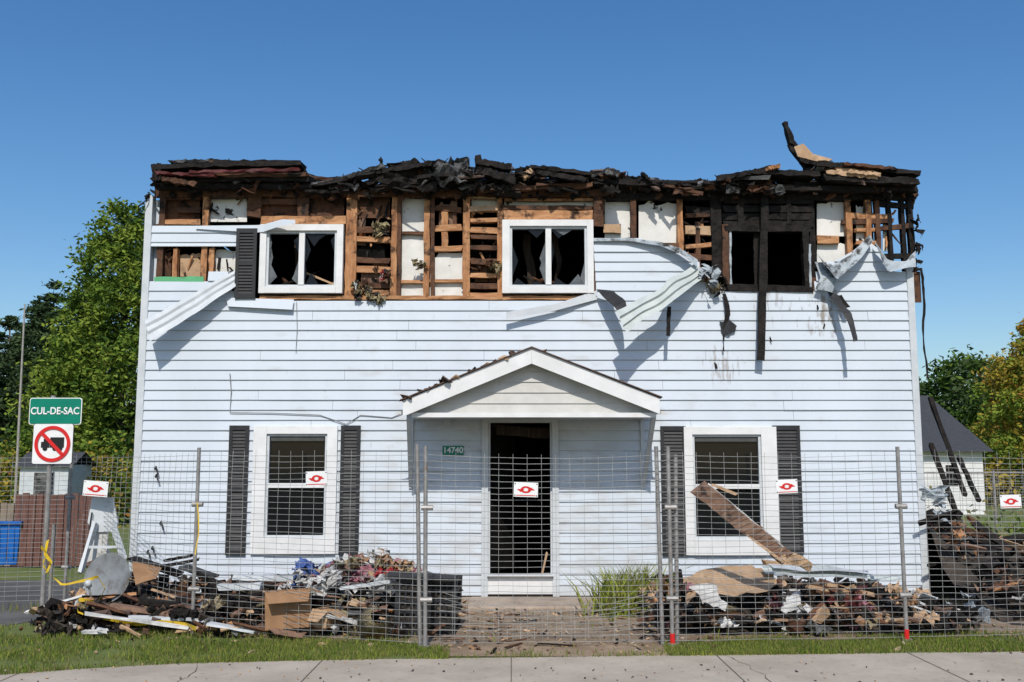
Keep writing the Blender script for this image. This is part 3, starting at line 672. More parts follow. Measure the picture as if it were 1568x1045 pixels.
def fence_sign(a, b, wpx, hpx, p, q, face=False):
    d = ray(a, b); p = Vector(p); q = Vector(q); e = q-p
    n = Vector((-e.y, e.x, 0)); C = Vector((0, -CD, CH)); D_ = Vector(d); t = (p-C).dot(n)/D_.dot(n); c = C+D_*t
    s = t/FL; w, h = wpx*s, hpx*s; ang = math.atan2(e.y, e.x)
    if face: ang = rad(-8); c.y -= .16; w *= 1.25; h *= 1.15
    o = empty('warning_sign'); o.location = c; o.rotation_euler = (0, rad(R.uniform(-4,4)), ang)
    m = MB(); m.box(-w/2, w/2, -.03, -.025, -h/2, h/2, 'signwhite')
    for sgn in (1, -1):
        pts = []
        for i in range(9):
            t_ = rad(20+i*19); r_ = h*.30
            pts.append((math.cos(t_)*r_*1.25*sgn, math.sin(t_)*r_*.8*sgn))
        vs = []
        for (x, z) in pts:
            k = .5; vs += [(x, -.032, z), (x*k, -.032, z*k)]
        m.add(vs, [(2*i, 2*i+1, 2*i+3, 2*i+2) for i in range(8)], 'red')
        x, z = pts[-1]; m.add([(x*1.7,-.033,z-.0*h), (x*.3,-.033,z), (x*.95,-.033,z-sgn*h*.2)], [(0,1,2)], 'red')
    m.box(-w*.4, w*.4, -.0325, -.031, -h*.42, -h*.37, 'red')
    for (x, z) in ((-.45,.4),(.45,.4),(-.45,-.4),(.45,-.4)): m.box(x*w-.005, x*w+.005, -.034, -.02, z*h-.005, z*h+.005, 'black')
    m.obj('plate', o)
fence_sign(157,748,32,20,posts[1],posts[2],True); fence_sign(487,733,37,22,posts[2],posts[3]); fence_sign(805,750,37,22,posts[3],posts[4]); fence_sign(1203,745,34,21,posts[4],posts[5]); fence_sign(1545,768,34,20,posts[5],posts[6])

bf = MB()
fa, fb = Vector((6.6,5.5,0)), Vector((16,6.2,0))
panel(bf, fa, fb, zt_=1.55, dh=.1, dv=.12, r=.006)
for i in range(5): bf.tube([fa.lerp(fb, i/4), fa.lerp(fb, i/4)+Vector((0,0,1.6))], .03, 'post')
bf.tube([fa+Vector((0,0,1.56)), fb+Vector((0,0,1.56))], .02, 'post'); bf.obj('chain_link_fence')

# ================================================================= TRAFFIC SIGNS
sg = empty('no_trucks_sign'); base = G(64,942); Ys = base.y
m = MB(); tp = W(79,652,Ys); m.tube([base, tp+Vector((0,0,.35))], .028, 'post', 10)
c = W(81,680,Ys-.04); s = (Ys+CD)/FL
def rplate(m, c, w, h, k, y, rr=.03):
    pts = []
    for (sx, sz, a0) in ((1,1,0),(-1,1,90),(-1,-1,180),(1,-1,270)):
        for i in range(5):
            a = rad(a0+i*22.5); pts.append((c.x+sx*(w/2-rr)+math.cos(a)*rr, y, c.z+sz*(h/2-rr)+math.sin(a)*rr))
    m.plate(pts, .004, k, nrm=(0,-1,0))
w = 62*s
rplate(m, c, w, w, 'signblack', c.y, .03); rplate(m, c, w-.014, w-.014, 'signwhite', c.y-.006, .025)
m.obj('post_and_plate', sg)
m = MB()
ty = c.y-.012
def fbx(x0, x1, z0, z1, k='signblack', y=ty): m.box(c.x+x0*w, c.x+x1*w, y, y+.002, c.z+z0*w, c.z+z1*w, k)
fbx(-.06,.28,-.09,.16); fbx(-.28,-.07,-.09,.05); fbx(-.22,-.07,.05,.12)
for x in (-.18, .06, .19):
    m.plate([(c.x+x*w+math.cos(a*math.pi/6)*.06*w, ty-.001, c.z-.11*w+math.sin(a*math.pi/6)*.06*w) for a in range(12)], .002, 'signblack', nrm=(0,-1,0))
ro, ri = .44*w, .355*w; n = 40; vs = []
for i in range(n):
    a = 2*math.pi*i/n; vs += [(c.x+math.cos(a)*ro, ty-.005, c.z+math.sin(a)*ro), (c.x+math.cos(a)*ri, ty-.005, c.z+math.sin(a)*ri)]
m.add(vs, [(2*i, 2*i+1, (2*i+3) % (2*n), (2*i+2) % (2*n)) for i in range(n)], 'red')
m.beam((c.x-.27*w, ty-.008, c.z+.27*w), (c.x+.27*w, ty-.008, c.z-.27*w), .003, .085*w, 'red')
m.obj('pictogram', sg)
cg = empty('cul_de_sac_sign'); c = W(85,630,Ys-.04); m = MB(); rplate(m, c, 80*s, 41*s, 'signwhite', c.y, .03); rplate(m, c, 80*s-.02, 41*s-.02, 'signgreen', c.y-.006, .025); m.obj('plate', cg)
text('lettering', 'CUL-DE-SAC', (c.x, c.y-.013, c.z), .115, 'signwhite', cg, sx=.88)

# ================================================================= GROUND
def sheet(name, pts, k, z):
    m = MB(); m.add([(p[0], p[1], z) for p in pts], [tuple(range(len(pts)))], k); return m.obj(name)
sheet('ground', [(-600,-200),(600,-200),(600,1200),(-600,1200)], 'grass', 0)
e = [G(-500,1075), G(-200,1052), G(0,1036), G(120,1027), G(280,1018), G(500,1013), G(800,1009), G(1100,1005), G(1568,1000), G(2300,994), G(4000,985)]
near = [Vector((p.x, p.y-1.55, 0)) for p in e]
m = MB()
vs = [(p.x, p.y, .012) for p in e]+[(p.x, p.y, .012) for p in near]+[(p.x, p.y, -.13) for p in near]; n = len(e)
m.add(vs, [(i+n, i+n+1, i+1, i) for i in range(n-1)], 'walk'); m.add(vs, [(i+2*n, i+2*n+1, i+n+1, i+n) for i in range(n-1)], 'concrete')
for a in (-330,-20,92,500,783,1098,1400,1750):
    d = G(a, 1007); p = min(range(n-1), key=lambda i: abs((e[i].x+e[i+1].x)/2-d.x)); t = (d.x-e[p].x)/(e[p+1].x-e[p].x); q = e[p].lerp(e[p+1], t)
    m.add([(q.x-.004, q.y, .0165), (q.x-.004, q.y-1.55, .0165), (q.x+.004, q.y-1.55, .0165), (q.x+.004, q.y, .0165)], [(0,1,2,3)], 'joint')
for (a, b) in ((300,1018),(1108,1006)):
    q = G(a, b); pts = [Vector((q.x, q.y, .0175))]
    for i in range(12): pts.append(pts[-1]+Vector((R.uniform(-.04,.05), -.12, 0)))
    m.ruled(pts, [p+Vector((R.uniform(.003,.008), 0, 0)) for p in pts], 24, 1, 'joint', rag=.002)
m.obj('sidewalk')
sheet('street', [(-80,-16),(80,-16),(80,-5.9),(-80,-6.4)], 'asphalt', .004)
yard = []
for (a, b) in [(90,962),(160,968),(280,974),(420,981),(600,986),(690,1000),(760,1004),(960,1004),(1020,990),(1200,983),(1400,978),(1800,970)]: yard.append(G(a, b))
yard += [Vector((11,3,0)), Vector((5.6,8,0)), Vector((-4.9,8,0)), Vector((-5.1,-1,0)), G(110,925)]
m = MB()
m.add([(p.x, p.y, .006) for p in yard], [tuple(range(len(yard)))], 'dirt'); m.obj('dirt_yard')
m = MB(); gx0, gx1 = G(690,960).x, G(1030,960).x; vs = []; fs = []; nx, ny = 60, 60
for i in range(nx+1):
    for j in range(ny+1):
        u, v = i/nx, j/ny; x = gx0+(gx1-gx0)*u; y = -3.85+2.75*v
        en = min(1, u*6, (1-u)*6, v*5, (1-v)*5); z = .008+max(0, en)*(.008+.016*noise.noise(Vector((x*2, y*2, 1)))+.004*noise.noise(Vector((x*11, y*11, 4)))); vs.append((x, y, max(.0075, z)))
for i in range(nx):
    for j in range(ny):
        o = i*(ny+1)+j; fs.append((o, o+ny+1, o+ny+2, o+1))
m.add(vs, fs, 'dirt'); m.obj('trampled_soil')
lot = [G(-900,985), G(-60,972), G(60,950), G(112,930), G(205,905), Vector((-5.6,2.0,0)), G(60,889), G(-900,889)]
sheet('parking_lot', [(p.x, p.y) for p in lot], 'asphalt', .004)
m = MB()
for i in range(1000):
    x = R.uniform(-4.6, 5.2); y = R.uniform(-3.75, -.2)
    if R.random() < .3: x = R.uniform(gx0, gx1)
    s_ = R.uniform(.008,.03)*(1.8 if R.random() < .08 else 1); m.chunk((x, y, .02), s_*R.uniform(1,2.8), s_, s_*.5, R.choice(['char','ash','tan','plank','concrete','insul','cardboard','tan','charbrown','plank']))
for i in range(260):
    x = R.uniform(-6, 6); y = R.uniform(-5.6, -4.1); m.chunk((x, y, .02), R.uniform(.008,.03), R.uniform(.006,.02), .008, R.choice(['joint','tan','ash','concrete']))
for i in range(26):
    x = gx0+(gx1-gx0)*R.choice([R.uniform(0,.25), R.uniform(.75,1), R.random()]); y = R.uniform(-3.6,-1.2); a = R.uniform(0,3.1); L = R.uniform(.1,.35)
    m.beam((x, y, .03), (x+math.cos(a)*L, y+math.sin(a)*L, .035), .02, .012, R.choice(['plank','char','charbrown','tan']), jit=.004, seg=3)
m.obj('scattered_chips')

def blades(name, pts, hmin, hmax, ks, wd=.006, parent=None, lean=(.1,.6)):
    m = MB()
    for (x, y, z) in pts:
        a = R.uniform(0, 6.28); h = R.uniform(hmin, hmax); l = R.uniform(*lean)*h; b = R.uniform(0, 6.28)
        dx, dy = math.cos(a)*wd, math.sin(a)*wd; tx, ty_ = math.cos(b)*l, math.sin(b)*l
        m.add([(x-dx,y-dy,z),(x+dx,y+dy,z),(x+dx*.7+tx*.4,y+dy*.7+ty_*.4,z+h*.6),(x-dx*.7+tx*.4,y-dy*.7+ty_*.4,z+h*.6),(x+tx,y+ty_,z+h)], [(0,1,2,3),(3,2,4)], R.choice(ks))
    return m.obj(name)
def edge_y(E, x):
    for p, q in zip(E, E[1:]):
        if p.x <= x <= q.x: return p.y+(q.y-p.y)*(x-p.x)/(q.x-p.x)
    return E[-1].y
pts = []
yard_front = [G(-400,985)]+[G(0,962)]+yard[:12]
cx0, cx1 = G(690,1000).x, G(1020,1000).x
while len(pts) < 56000:
    x = R.uniform(-7.5, 7.5); y0 = edge_y(e, x); y1 = edge_y(yard_front, x)+R.gauss(.04,.12)
    if y1 < y0:
        if R.random() < .9: continue
        y1 = y0+.1
    y = R.uniform(y0-.04, y1)
    nz = noise.noise(Vector((x*1.5, y*2.5, 0)))
    if cx0 < x < cx1 and R.random() < .95: continue
    if R.random() < .36-nz*1.3: continue
    pts.append((x, y, 0.004))
blades('lawn_grass', pts, .02, .06, ['blade1','blade1','blade1','blade3','blade2'], .004)
pts = []
for i in range(9000):
    x = R.uniform(-6, 7); y = R.uniform(-3.4, -.2)
    if cx0-.1 < x < cx1+.1 and R.random() < .9: continue
    if noise.noise(Vector((x*1.2, y*1.5, 7))) < .12: continue
    pts.append((x, y, .006))
blades('weeds', pts, .03, .13, ['blade1','blade2','blade2','blade3'], .004)
pts = []
for (a, b, n, s_) in [(955,935,330,.15),(985,928,180,.16),(940,945,160,.12),(1000,918,60,.15)]:
    c = G(a, b)
    for i in range(n): pts.append((c.x+R.gauss(0, s_), c.y+R.gauss(0, .18), 0.01))
blades('ornamental_grass', pts, .12, .56, ['blade3','blade3','blade1','blade2','blade3'], .013, lean=(.2,1.1))

# ================================================================= DEBRIS
def mound(m, x0, x1, y0, y1, h, k, n=40, sd=0):
    vs = []; fs = []; ny = max(10, int(n*(y1-y0)/(x1-x0)))
    for i in range(n+1):
        for j in range(ny+1):
            u, v = i/n, j/ny; x, y = x0+(x1-x0)*u, y0+(y1-y0)*v
            en = max(0, min(1, min(u, 1-u)*6))*max(0, min(1, min(v, 1-v)*4))
            z = h*en*(.55+.7*noise.noise(Vector((x*1.2+sd, y*1.5, 0)))+.3*noise.noise(Vector((x*5, y*5, sd))))-.02
            vs.append((x, y, z))
    for i in range(n):
        for j in range(ny):
            o = i*(ny+1)+j; fs.append((o, o+ny+1, o+ny+2, o+1))
    m.add(vs, fs, k)
def scatter(m, px, n, hfun, ks, big=1.0, zj=.12):
    for i in range(n):
        x = R.uniform(px[0], px[1]); y = R.uniform(px[2], px[3]); z = hfun(x, y)*R.uniform(.3,1)+R.uniform(0,zj)*.5
        k = R.choice(ks); t = R.random()
        if t < .42:
            L = R.uniform(.12,.6)*big; a = R.uniform(0, 6.28); sl = R.uniform(-.35,.35)
            d = Vector((math.cos(a), math.sin(a)*.6, sl))*L; c = Vector((x, y, z+.04))
            if c.z-abs(d.z)/2 < 0: c.z = abs(d.z)/2+.02
            m.beam(c-d/2, c+d/2, R.uniform(.015,.08), R.uniform(.01,.04), k, roll=R.uniform(-1,1), jit=.006, seg=3)
        elif t < .68: m.chunk((x, y, z+.03), R.uniform(.04,.22)*big, R.uniform(.04,.18)*big, R.uniform(.03,.12)*big, k)
        else: m.crumple((x, y, z+.04), R.uniform(.08,.3)*big, R.uniform(.08,.24)*big, k, amp=.05, n=5)
burn = ['char']*10+['charbrown']*4+['ash']*4+['plank','plank','tan','woodh','greyroof','greyroof','clothwhite','insul','cardboard','tan','shingle']
dp = MB()
lx0, lx1 = G(115,940).x, G(705,950).x
mound(dp, lx0, lx1, -2.75, -.35, .38, 'ash', 60, 3)
def hl(x, y): return .12+.2*max(0, 1-abs(x-(-2.0))/2.2)+.12*max(0, 1-abs(x-(-4.3))/.9)+(y+2.7)*.04
scatter(dp, (lx0+.1, lx1-.1, -2.7, -.5), 720, hl, burn)
scatter(dp, (lx0+.1, lx1-.1, -2.95, -2.2), 200, lambda x, y: .03, burn+['clothwhite','trim','cardboard','tan'], .55)
for i in range(170):
    a = R.gauss(545, 42); b = R.uniform(850, 905); b = max(b, 850+abs(a-572)*.4)
    Y = R.uniform(-2.1, -1.4); p = W(a, b, Y)
    dp.crumple(p, R.uniform(.07,.26), R.uniform(.07,.2), R.choice(['clothwhite','clothwhite','clothwhite','clothwhite','clothred','clothpink','tan','clothwhite','black','cardboard','cardboard','greyroof','insul','clothblue' if R.random() < .5 else 'plank']), amp=.07, n=6, nrm=R.uniform(.2,1.4))
mound(dp, W(440,900,-1.8).x, W(640,900,-1.8).x, -2.3, -1.1, .62, 'ash', 24, 8)
for i in range(9): dp.crumple(W(R.gauss(468,12), R.uniform(865,893), -2.2), .2, .14, R.choice(['clothblue','clothwhite','clothblue']), amp=.06, n=6, nrm=.9)
for i in range(5): dp.crumple(W(R.gauss(475,10), R.uniform(882,905), -2.3), .16, .12, 'clothred', amp=.06, n=6, nrm=.9)
for i in range(8): dp.crumple(W(R.gauss(520,20), R.uniform(872,902), -2.35), .26, .2, 'clothwhite', amp=.07, n=7, nrm=1.0)
for i in range(6): dp.crumple(W(R.gauss(592,14), R.uniform(858,885), -2.2), .16, .12, R.choice(['tan','clothred','cardboard']), amp=.05, n=6, nrm=.9)
def bd(m, a, b, c, d, Y, w, h, k, Y2=None): m.beam(W(a, b, Y), W(c, d, Y if Y2 is None else Y2), w, h, k, jit=.005, seg=4)
bd(dp, 335,900,400,897,-2.5,.1,.06,'trim'); bd(dp, 358,884,450,886,-2.4,.12,.05,'trim'); bd(dp, 300,878,345,900,-2.2,.08,.05,'char'); bd(dp, 200,855,275,880,-1.2,.25,.04,'char')
dp.ruled([W(203,862,-1.9), W(247,868,-1.8)], [W(207,895,-2.2), W(238,885,-2.1)], 6, 4, 'cardboard', wob=.03)
bd(dp, 200,945,320,950,-2.7,.06,.03,'trim'); bd(dp, 170,928,260,940,-2.6,.1,.05,'plank'); bd(dp, 215,920,330,935,-2.5,.1,.05,'char'); bd(dp, 490,940,600,966,-2.9,.06,.03,'clothwhite'); bd(dp, 255,858,290,852,-1,.2,.03,'char')
bd(dp, 520,902,600,890,-2.4,.06,.03,'trim'); bd(dp, 595,880,700,886,-2.6,.4,.03,'black'); bd(dp, 320,955,390,968,-2.9,.12,.02,'trim'); bd(dp, 130,940,290,962,-2.8,.05,.03,'clothwhite')
bd(dp, 280,868,330,884,-1.6,.3,.03,'black'); bd(dp, 225,872,300,858,-1.3,.25,.03,'char')
dp.ruled([W(410,962,-3.0), W(470,968,-3.0)], [W(420,972,-3.1), W(462,975,-3.1)], 6, 3, 'plank', wob=.02)
dp.obj('debris_pile')
dr = MB()
rx0, rx1 = G(985,940).x, G(1405,940).x
mound(dr, rx0, rx1, -2.75, -.3, .32, 'ash', 50, 5)
hr = lambda x, y: .12+(y+2.7)*.06
scatter(dr, (rx0+.05, rx1, -2.8, -.4), 700, hr, burn)
for i in range(60):
    p = W(R.uniform(1010,1400), R.uniform(895,960), R.uniform(-2.7,-2)); p.z = max(.03, p.z)
    dr.crumple(p, R.uniform(.06,.2), R.uniform(.06,.16), R.choice(['clothwhite','clothpink','tan','cardboard','greyroof','plank','ash','maroon','char']), amp=.06, n=5)
dr.ruled([W(1042,885,-2.2), W(1090,872,-1.9), W(1150,868,-1.7), W(1180,880,-1.8)], [W(1050,925,-2.7), W(1085,905,-2.8), W(1130,915,-2.7), W(1185,895,-2.5)], 12, 6, 'tan', wob=.06, rag=.02)
dr.ruled([W(1058,895,-2.85), W(1100,890,-2.85)], [W(1070,928,-2.9), W(1112,922,-2.9)], 6, 5, 'clothwhite', wob=.12, rag=.03)
dr.ruled([W(1165,866,-2.0), W(1260,866,-2.0), W(1350,880,-2.1), W(1388,886,-2.2)], [W(1170,884,-2.3), W(1260,888,-2.3), W(1340,895,-2.4), W(1385,893,-2.4)], 24, 8, 'peel', corr=.03, courses=2, wob=.03)
dr.ruled([W(1175,864,-2.0), W(1330,872,-2.0)], [W(1182,873,-2.2), W(1330,882,-2.3)], 14, 4, 'trim', corr=.02, courses=1, wob=.03)
dr.ruled([W(1205,905,-2.6), W(1225,900,-2.6)], [W(1208,938,-2.7), W(1230,932,-2.7)], 6, 5, 'clothwhite', wob=.14, rag=.02)
bd(dr, 1170,862,1240,866,-1.8,.2,.05,'tan'); bd(dr, 1040,872,1048,925,-2.3,.05,.04,'char')
for i in range(14): bd(dr, R.uniform(1230,1330), R.uniform(895,905), R.uniform(1260,1380), R.uniform(900,925), -2.3, .06, .04, R.choice(['char','charbrown','tan','maroon']))
dr.obj('debris_pile')
ds = MB()
def hs(x, y): return max(.1, 1.0-(x-XR)*.27-max(0, -y-.2)*.5)
vs = []; fs = []; n = 30; q = 30
for i in range(n+1):
    for j in range(q+1):
        x = XR+.05+i/n*4.5; y = -2.4+j/q*8.5
        en = min(1, j/q*4, (1-i/n)*5); vs.append((x, y, en*hs(x, y)*(.75+.5*noise.noise(Vector((x*1.6, y*1.6, 2)))) -.02))
for i in range(n):
    for j in range(q):
        o = i*(q+1)+j; fs.append((o, o+q+1, o+q+2, o+1))
ds.add(vs, fs, 'ash')
scatter(ds, (XR+.1, XR+4.2, -2.2, 3.5), 950, hs, burn+['charbrown','char','tan','plank'], 1.15, .3)
for i in range(24):
    x = R.uniform(XR+.1, XR+2.2); y = R.uniform(-1, 2.5); z = hs(x, y)
    L = R.uniform(.5,1.3); a = R.uniform(.2,1.1)*R.choice([1,1,-1]); d = Vector((math.cos(a), R.uniform(-.3,.3), -math.sin(a)*.6))*L
    c = Vector((x, y, z+.05)); ds.beam(c-d/2, c+d/2, .09, .045, R.choice(['char','char','plank','charbrown']), jit=.008, seg=5, roll=R.uniform(-1,1))
for (a, b, c, d) in [(1425,610,1478,760),(1425,680,1470,800),(1468,700,1500,770)]:
    ds.beam(W(a, b, .6), W(c, d, .2), .06, .04, 'char', jit=.008, seg=8)
for (a, b, s_) in [(1432,755,.3),(1440,790,.25),(1438,770,.2)]: ds.crumple(W(a, b, -.1), s_, s_*.6, 'melt', amp=.05, nrm=1.3)
for i in range(8): p = G(R.uniform(1405,1500), R.uniform(935,960)); ds.crumple((p.x, p.y, .12), .22, .2, R.choice(['melt','clothwhite','greyroof']), amp=.07, n=6, nrm=.9)
ds.obj('debris_pile')
def boxy(name, a, b, c, d, Y, dep, k, rot=0):
    r0 = W(a, d, Y); r1 = W(c, b, Y); w = r1.x-r0.x; h = max(.1, r1.z-max(0, r0.z)); o = empty(name); o.location = ((r0.x+r1.x)/2, Y+dep/2, max(0, r0.z)); o.rotation_euler = (rad(R.uniform(-4,4)), rad(R.uniform(-9,9)), rot)
    m = MB(); t = .012
    m.box(-w/2, w/2, -dep/2, -dep/2+t, 0, h, k); m.box(-w/2, w/2, dep/2-t, dep/2, 0, h, k); m.box(-w/2, -w/2+t, -dep/2+t, dep/2-t, .003, h-.003, k); m.box(w/2-t, w/2, -dep/2+t, dep/2-t, .003, h-.003, k); m.box(-w/2+t, w/2-t, -dep/2+t, dep/2-t, .004, .016, k)
    m.plate([(-w/2,-dep/2-.002,h),(w/2,-dep/2-.002,h),(w/2-.03,-dep/2-.14,h-.1),(-w/2+.03,-dep/2-.14,h-.1)], .006, k); m.plate([(w/2+.002,-dep/2,h),(w/2+.002,dep/2,h),(w/2+.13,dep/2-.03,h-.05),(w/2+.13,-dep/2+.03,h-.05)], .006, k)
    m.obj('carton', o); return o
boxy('cardboard_box', 400,908,470,965,-2.98,.36,'cardboard',.25)
boxy('cardboard_box', 478,935,505,962,-2.9,.2,'tan',-.3)
def crate(a, b, c, d, Y, rot):
    r0 = W(a, d, Y); r1 = W(c, b, Y); w = r1.x-r0.x; h = r1.z; o = empty('plastic_crate'); o.location = ((r0.x+r1.x)/2, Y+.2, 0.01); o.rotation_euler = (0, rad(2), rot); m = MB(); dep = .38
    for sx in (-1,1):
        for sy in (-1,1): m.beam((sx*w/2, sy*dep/2, 0), (sx*w/2, sy*dep/2, h), .04, .04, 'black')
    for i in range(6):
        z = .02+i*(h-.04)/5
        for sy in (-1,1): m.beam((-w/2, sy*dep/2, z), (w/2, sy*dep/2, z), .02, .045 if i in (0,5) else .03, 'black')
        for sx in (-1,1): m.beam((sx*w/2, -dep/2, z), (sx*w/2, dep/2, z), .02, .04, 'black')
    for i in range(5):
        x = -w/2+w*(i+.5)/5
        for sy in (-1,1): m.beam((x, sy*dep/2, 0), (x, sy*dep/2, h), .018, .018, 'black')
    m.box(-w/2+.02, w/2-.02, -dep/2+.025, dep/2-.025, .01, h*.85, 'ash'); m.obj('body', o)
crate(604,888,648,965,-2.75,.05); crate(655,888,697,968,-2.7,-.08)
c = W(573,935,-2.95); n = 16; m = MB()
o = empty('lamp_shade'); o.location = (c.x, c.y, .16); o.rotation_euler = (rad(55), rad(35), 0)
vs = [(math.cos(2*math.pi*i/n)*r_, math.sin(2*math.pi*i/n)*r_, z) for (r_, z) in ((.08,.2),(.17,0),(.16,.0),(.075,.195)) for i in range(n)]
m.add(vs, [(j*n+i, j*n+(i+1) % n, (j+1)*n+(i+1) % n, (j+1)*n+i) for j in range(3) for i in range(n)], 'insul'); m.obj('shade', o, smooth=True)
o = empty('satellite_dish'); c = W(168,886,-2.0); o.location = c; o.rotation_euler = (rad(78), 0, rad(-14)); m = MB(); n = 28; vs = []; rr = [0,.1,.18,.25,.268]
for r_ in rr:
    for i in range(n): a = 2*math.pi*i/n; vs.append((math.cos(a)*r_*1.05, math.sin(a)*r_, .35*r_*r_*2))
m.add(vs, [(j*n+i, j*n+(i+1) % n, (j+1)*n+(i+1) % n, (j+1)*n+i) for j in range(len(rr)-1) for i in range(n)], 'dish')
m.tube([(0,-.26,.04),(0,-.3,.2),(0,-.1,.34)], .012, 'post'); m.tube([(0,-.12,.32),(0,-.06,.36)], .03, 'trim', 8); m.tube([(0,0,-.02),(0,-.05,-.16),(0,-.35,-.2)], .02, 'post', 8)
m.obj('reflector', o, smooth=True)
o = empty('broken_folding_table'); m = MB(); Y = -1.1
m.plate([W(141,762,Y), W(172,762,Y), W(180,800,Y), W(176,815,Y), W(143,815,Y), W(134,800,Y)], .03, 'trim', nrm=(0,-1,0))
m.beam(W(146,800,Y-.05), W(124,877,Y-.25), .04, .09, 'trim', seg=3, jit=.006); m.beam(W(172,800,Y-.08), W(190,858,Y-.2), .04, .07, 'trim', seg=3, jit=.006)
m.beam(W(160,810,Y+.1), W(166,862,Y+.3), .04, .05, 'trim'); m.beam(W(136,838,Y-.2), W(186,838,Y-.16), .02, .03, 'trim')
m.plate([W(140,815,Y+.03), W(166,815,Y+.03), W(163,850,Y+.03), W(132,862,Y+.03)], .015, 'clothwhite', nrm=(0,-1,0)); m.beam(W(141,785,Y-.04), W(137,812,Y-.05), .01, .03, 'black')
m.obj('frame', o)
m = MB()
tp_ = [W(62,835,-1.9), W(72,850,-1.95), W(66,862,-1.9), W(80,880,-2.0), W(100,893,-2.1), W(130,886,-2.3), W(150,880,-2.4), W(160,900,-2.4), W(150,920,-2.5), W(120,915,-2.5), W(118,935,-2.6), W(150,942,-2.6), W(200,950,-2.7), W(280,955,-2.8), W(298,958,-3)]
m.ruled(tp_, [p+Vector((R.uniform(-.02,.02), R.uniform(-.04,.04), -.03+R.uniform(-.02,.02))) for p in tp_], 60, 2, 'yellow', wob=.04)
t2 = [W(299,770,-3.05), W(303,820,-3.05), W(298,850,-3.1)]; m.ruled(t2, [p+Vector((.012,0,.01)) for p in t2], 10, 2, 'yellow', wob=.02)
t3 = [W(70,830,-1.7), W(66,850,-1.7), W(76,862,-1.7), W(70,880,-1.7)]; m.ruled(t3, [p+Vector((.03,0,.02)) for p in t3], 10, 2, 'yellow', wob=.04)
m.obj('caution_tape')
m = MB(); Y = -2.6
m.beam(W(1068,745,Y), W(1205,855,Y-.3), .05, .17, 'plank', roll=.1, jit=.010, seg=12, taper=.9); m.beam(W(1190,845,Y-.28), W(1236,866,Y-.32), .04, .10, 'tan', jit=.02, seg=4)
m.beam(W(1090,742,Y-.04), W(1128,758,Y-.06), .02, .03, 'tan', jit=.005, seg=3); m.beam(W(1100,786,Y-.05), W(1200,862,Y-.34), .02, .02, 'tan', jit=.004, seg=5); m.beam(W(1085,742,Y-.03), W(1200,838,Y-.32), .02, .015, 'clothwhite', jit=.004, seg=6)
m.obj('broken_plank')

# ================================================================= BACKGROUND
nh = empty('neighbour_house'); m = MB(); Y = 22.0
a = W(1395,690,Y); b = W(1503,690,Y)
m.box(a.x-4, b.x, Y, Y+7, 0, a.z, 'trim')
for i in range(14): m.box(a.x-4, b.x+.01, Y-.02, Y-.002, i*.16, i*.16+.15, 'white')
rz = W(1450,606,Y+3.5).z
m.add([(a.x-4.3, Y-.4, a.z-.05), (b.x+.25, Y-.4, a.z-.05), (b.x-.3, Y+3.5, rz), (a.x-4.3, Y+3.5, rz), (b.x+.25, Y+7.4, a.z-.05), (a.x-4.3, Y+7.4, a.z-.05),
       (b.x, Y, a.z), (b.x, Y+7, a.z)], [(0,1,2,3), (3,2,4,5), (6,7,2)], 'roofgrey')
m.box(b.x-1.3, b.x-.9, Y-.05, Y-.03, 1.0, 1.7, 'glass')
m.obj('walls_and_roof', nh)
m = MB(); x = -13.5; Y = 3.9
while x < -7.0:
    k = 'fencetan' if x < -8.35 else 'fencewood'
    h = (1.08 if x < -8.35 else 1.22)+R.uniform(-.02,.02); m.box(x, x+.105, Y+R.uniform(0,.02), Y+.04, .03, h, k); x += .12
m.box(-13.5, -7.0, Y+.05, Y+.1, .3, .38, 'fencewood'); m.box(-13.5, -7.0, Y+.05, Y+.1, .9, .98, 'fencewood'); m.obj('wooden_fence')
o = empty('recycling_bin'); c = G(16,868); o.location = (c.x-.02, c.y, 0); m = MB()
w, h = .27, .72
m.add([(-w*.85,-w*.85,.05),(w*.85,-w*.85,.05),(w*.85,w*.85,.05),(-w*.85,w*.85,.05),(-w,-w,h),(w,-w,h),(w,w,h),(-w,w,h)], [(0,3,2,1),(0,1,5,4),(1,2,6,5),(2,3,7,6),(3,0,4,7),(4,5,6,7)], 'blue')
m.box(-w-.03, w+.03, -w-.05, w+.03, h, h+.05, 'blue'); m.tube([(-w,w,.1),(w,w,.1)], .09, 'black', 12)
for i in range(4): m.box(-w*.7+i*.12, -w*.7+i*.12+.02, -w-.01, -w*.8, .15, h-.03, 'blue')
m.obj('body', o, bevel=.01)
m = MB(); p = W(28,700,12); p.z = 0; q = W(38,466,12); m.tube([p, q], .04, 'polewhite', 8, r1=.02); m.obj('utility_pole')
ws = empty('garden_shed'); m = MB(); a = W(30,735,14); m.box(a.x, a.x+1.3, 14, 15.5, 0, W(60,712,14).z, 'trim')
zt_ = W(60,712,14).z; m.add([(a.x-.15,13.85,zt_-.05),(a.x+1.45,13.85,zt_-.05),(a.x+1.45,14.7,zt_+.35),(a.x-.15,14.7,zt_+.35),(a.x+1.45,15.6,zt_-.05),(a.x-.15,15.6,zt_-.05)], [(0,1,2,3),(3,2,4,5)], 'roofgrey'); m.box(a.x+.4, a.x+.9, 13.97, 13.99, .1, 1.5, 'greyroof'); m.obj('shed_body', ws)

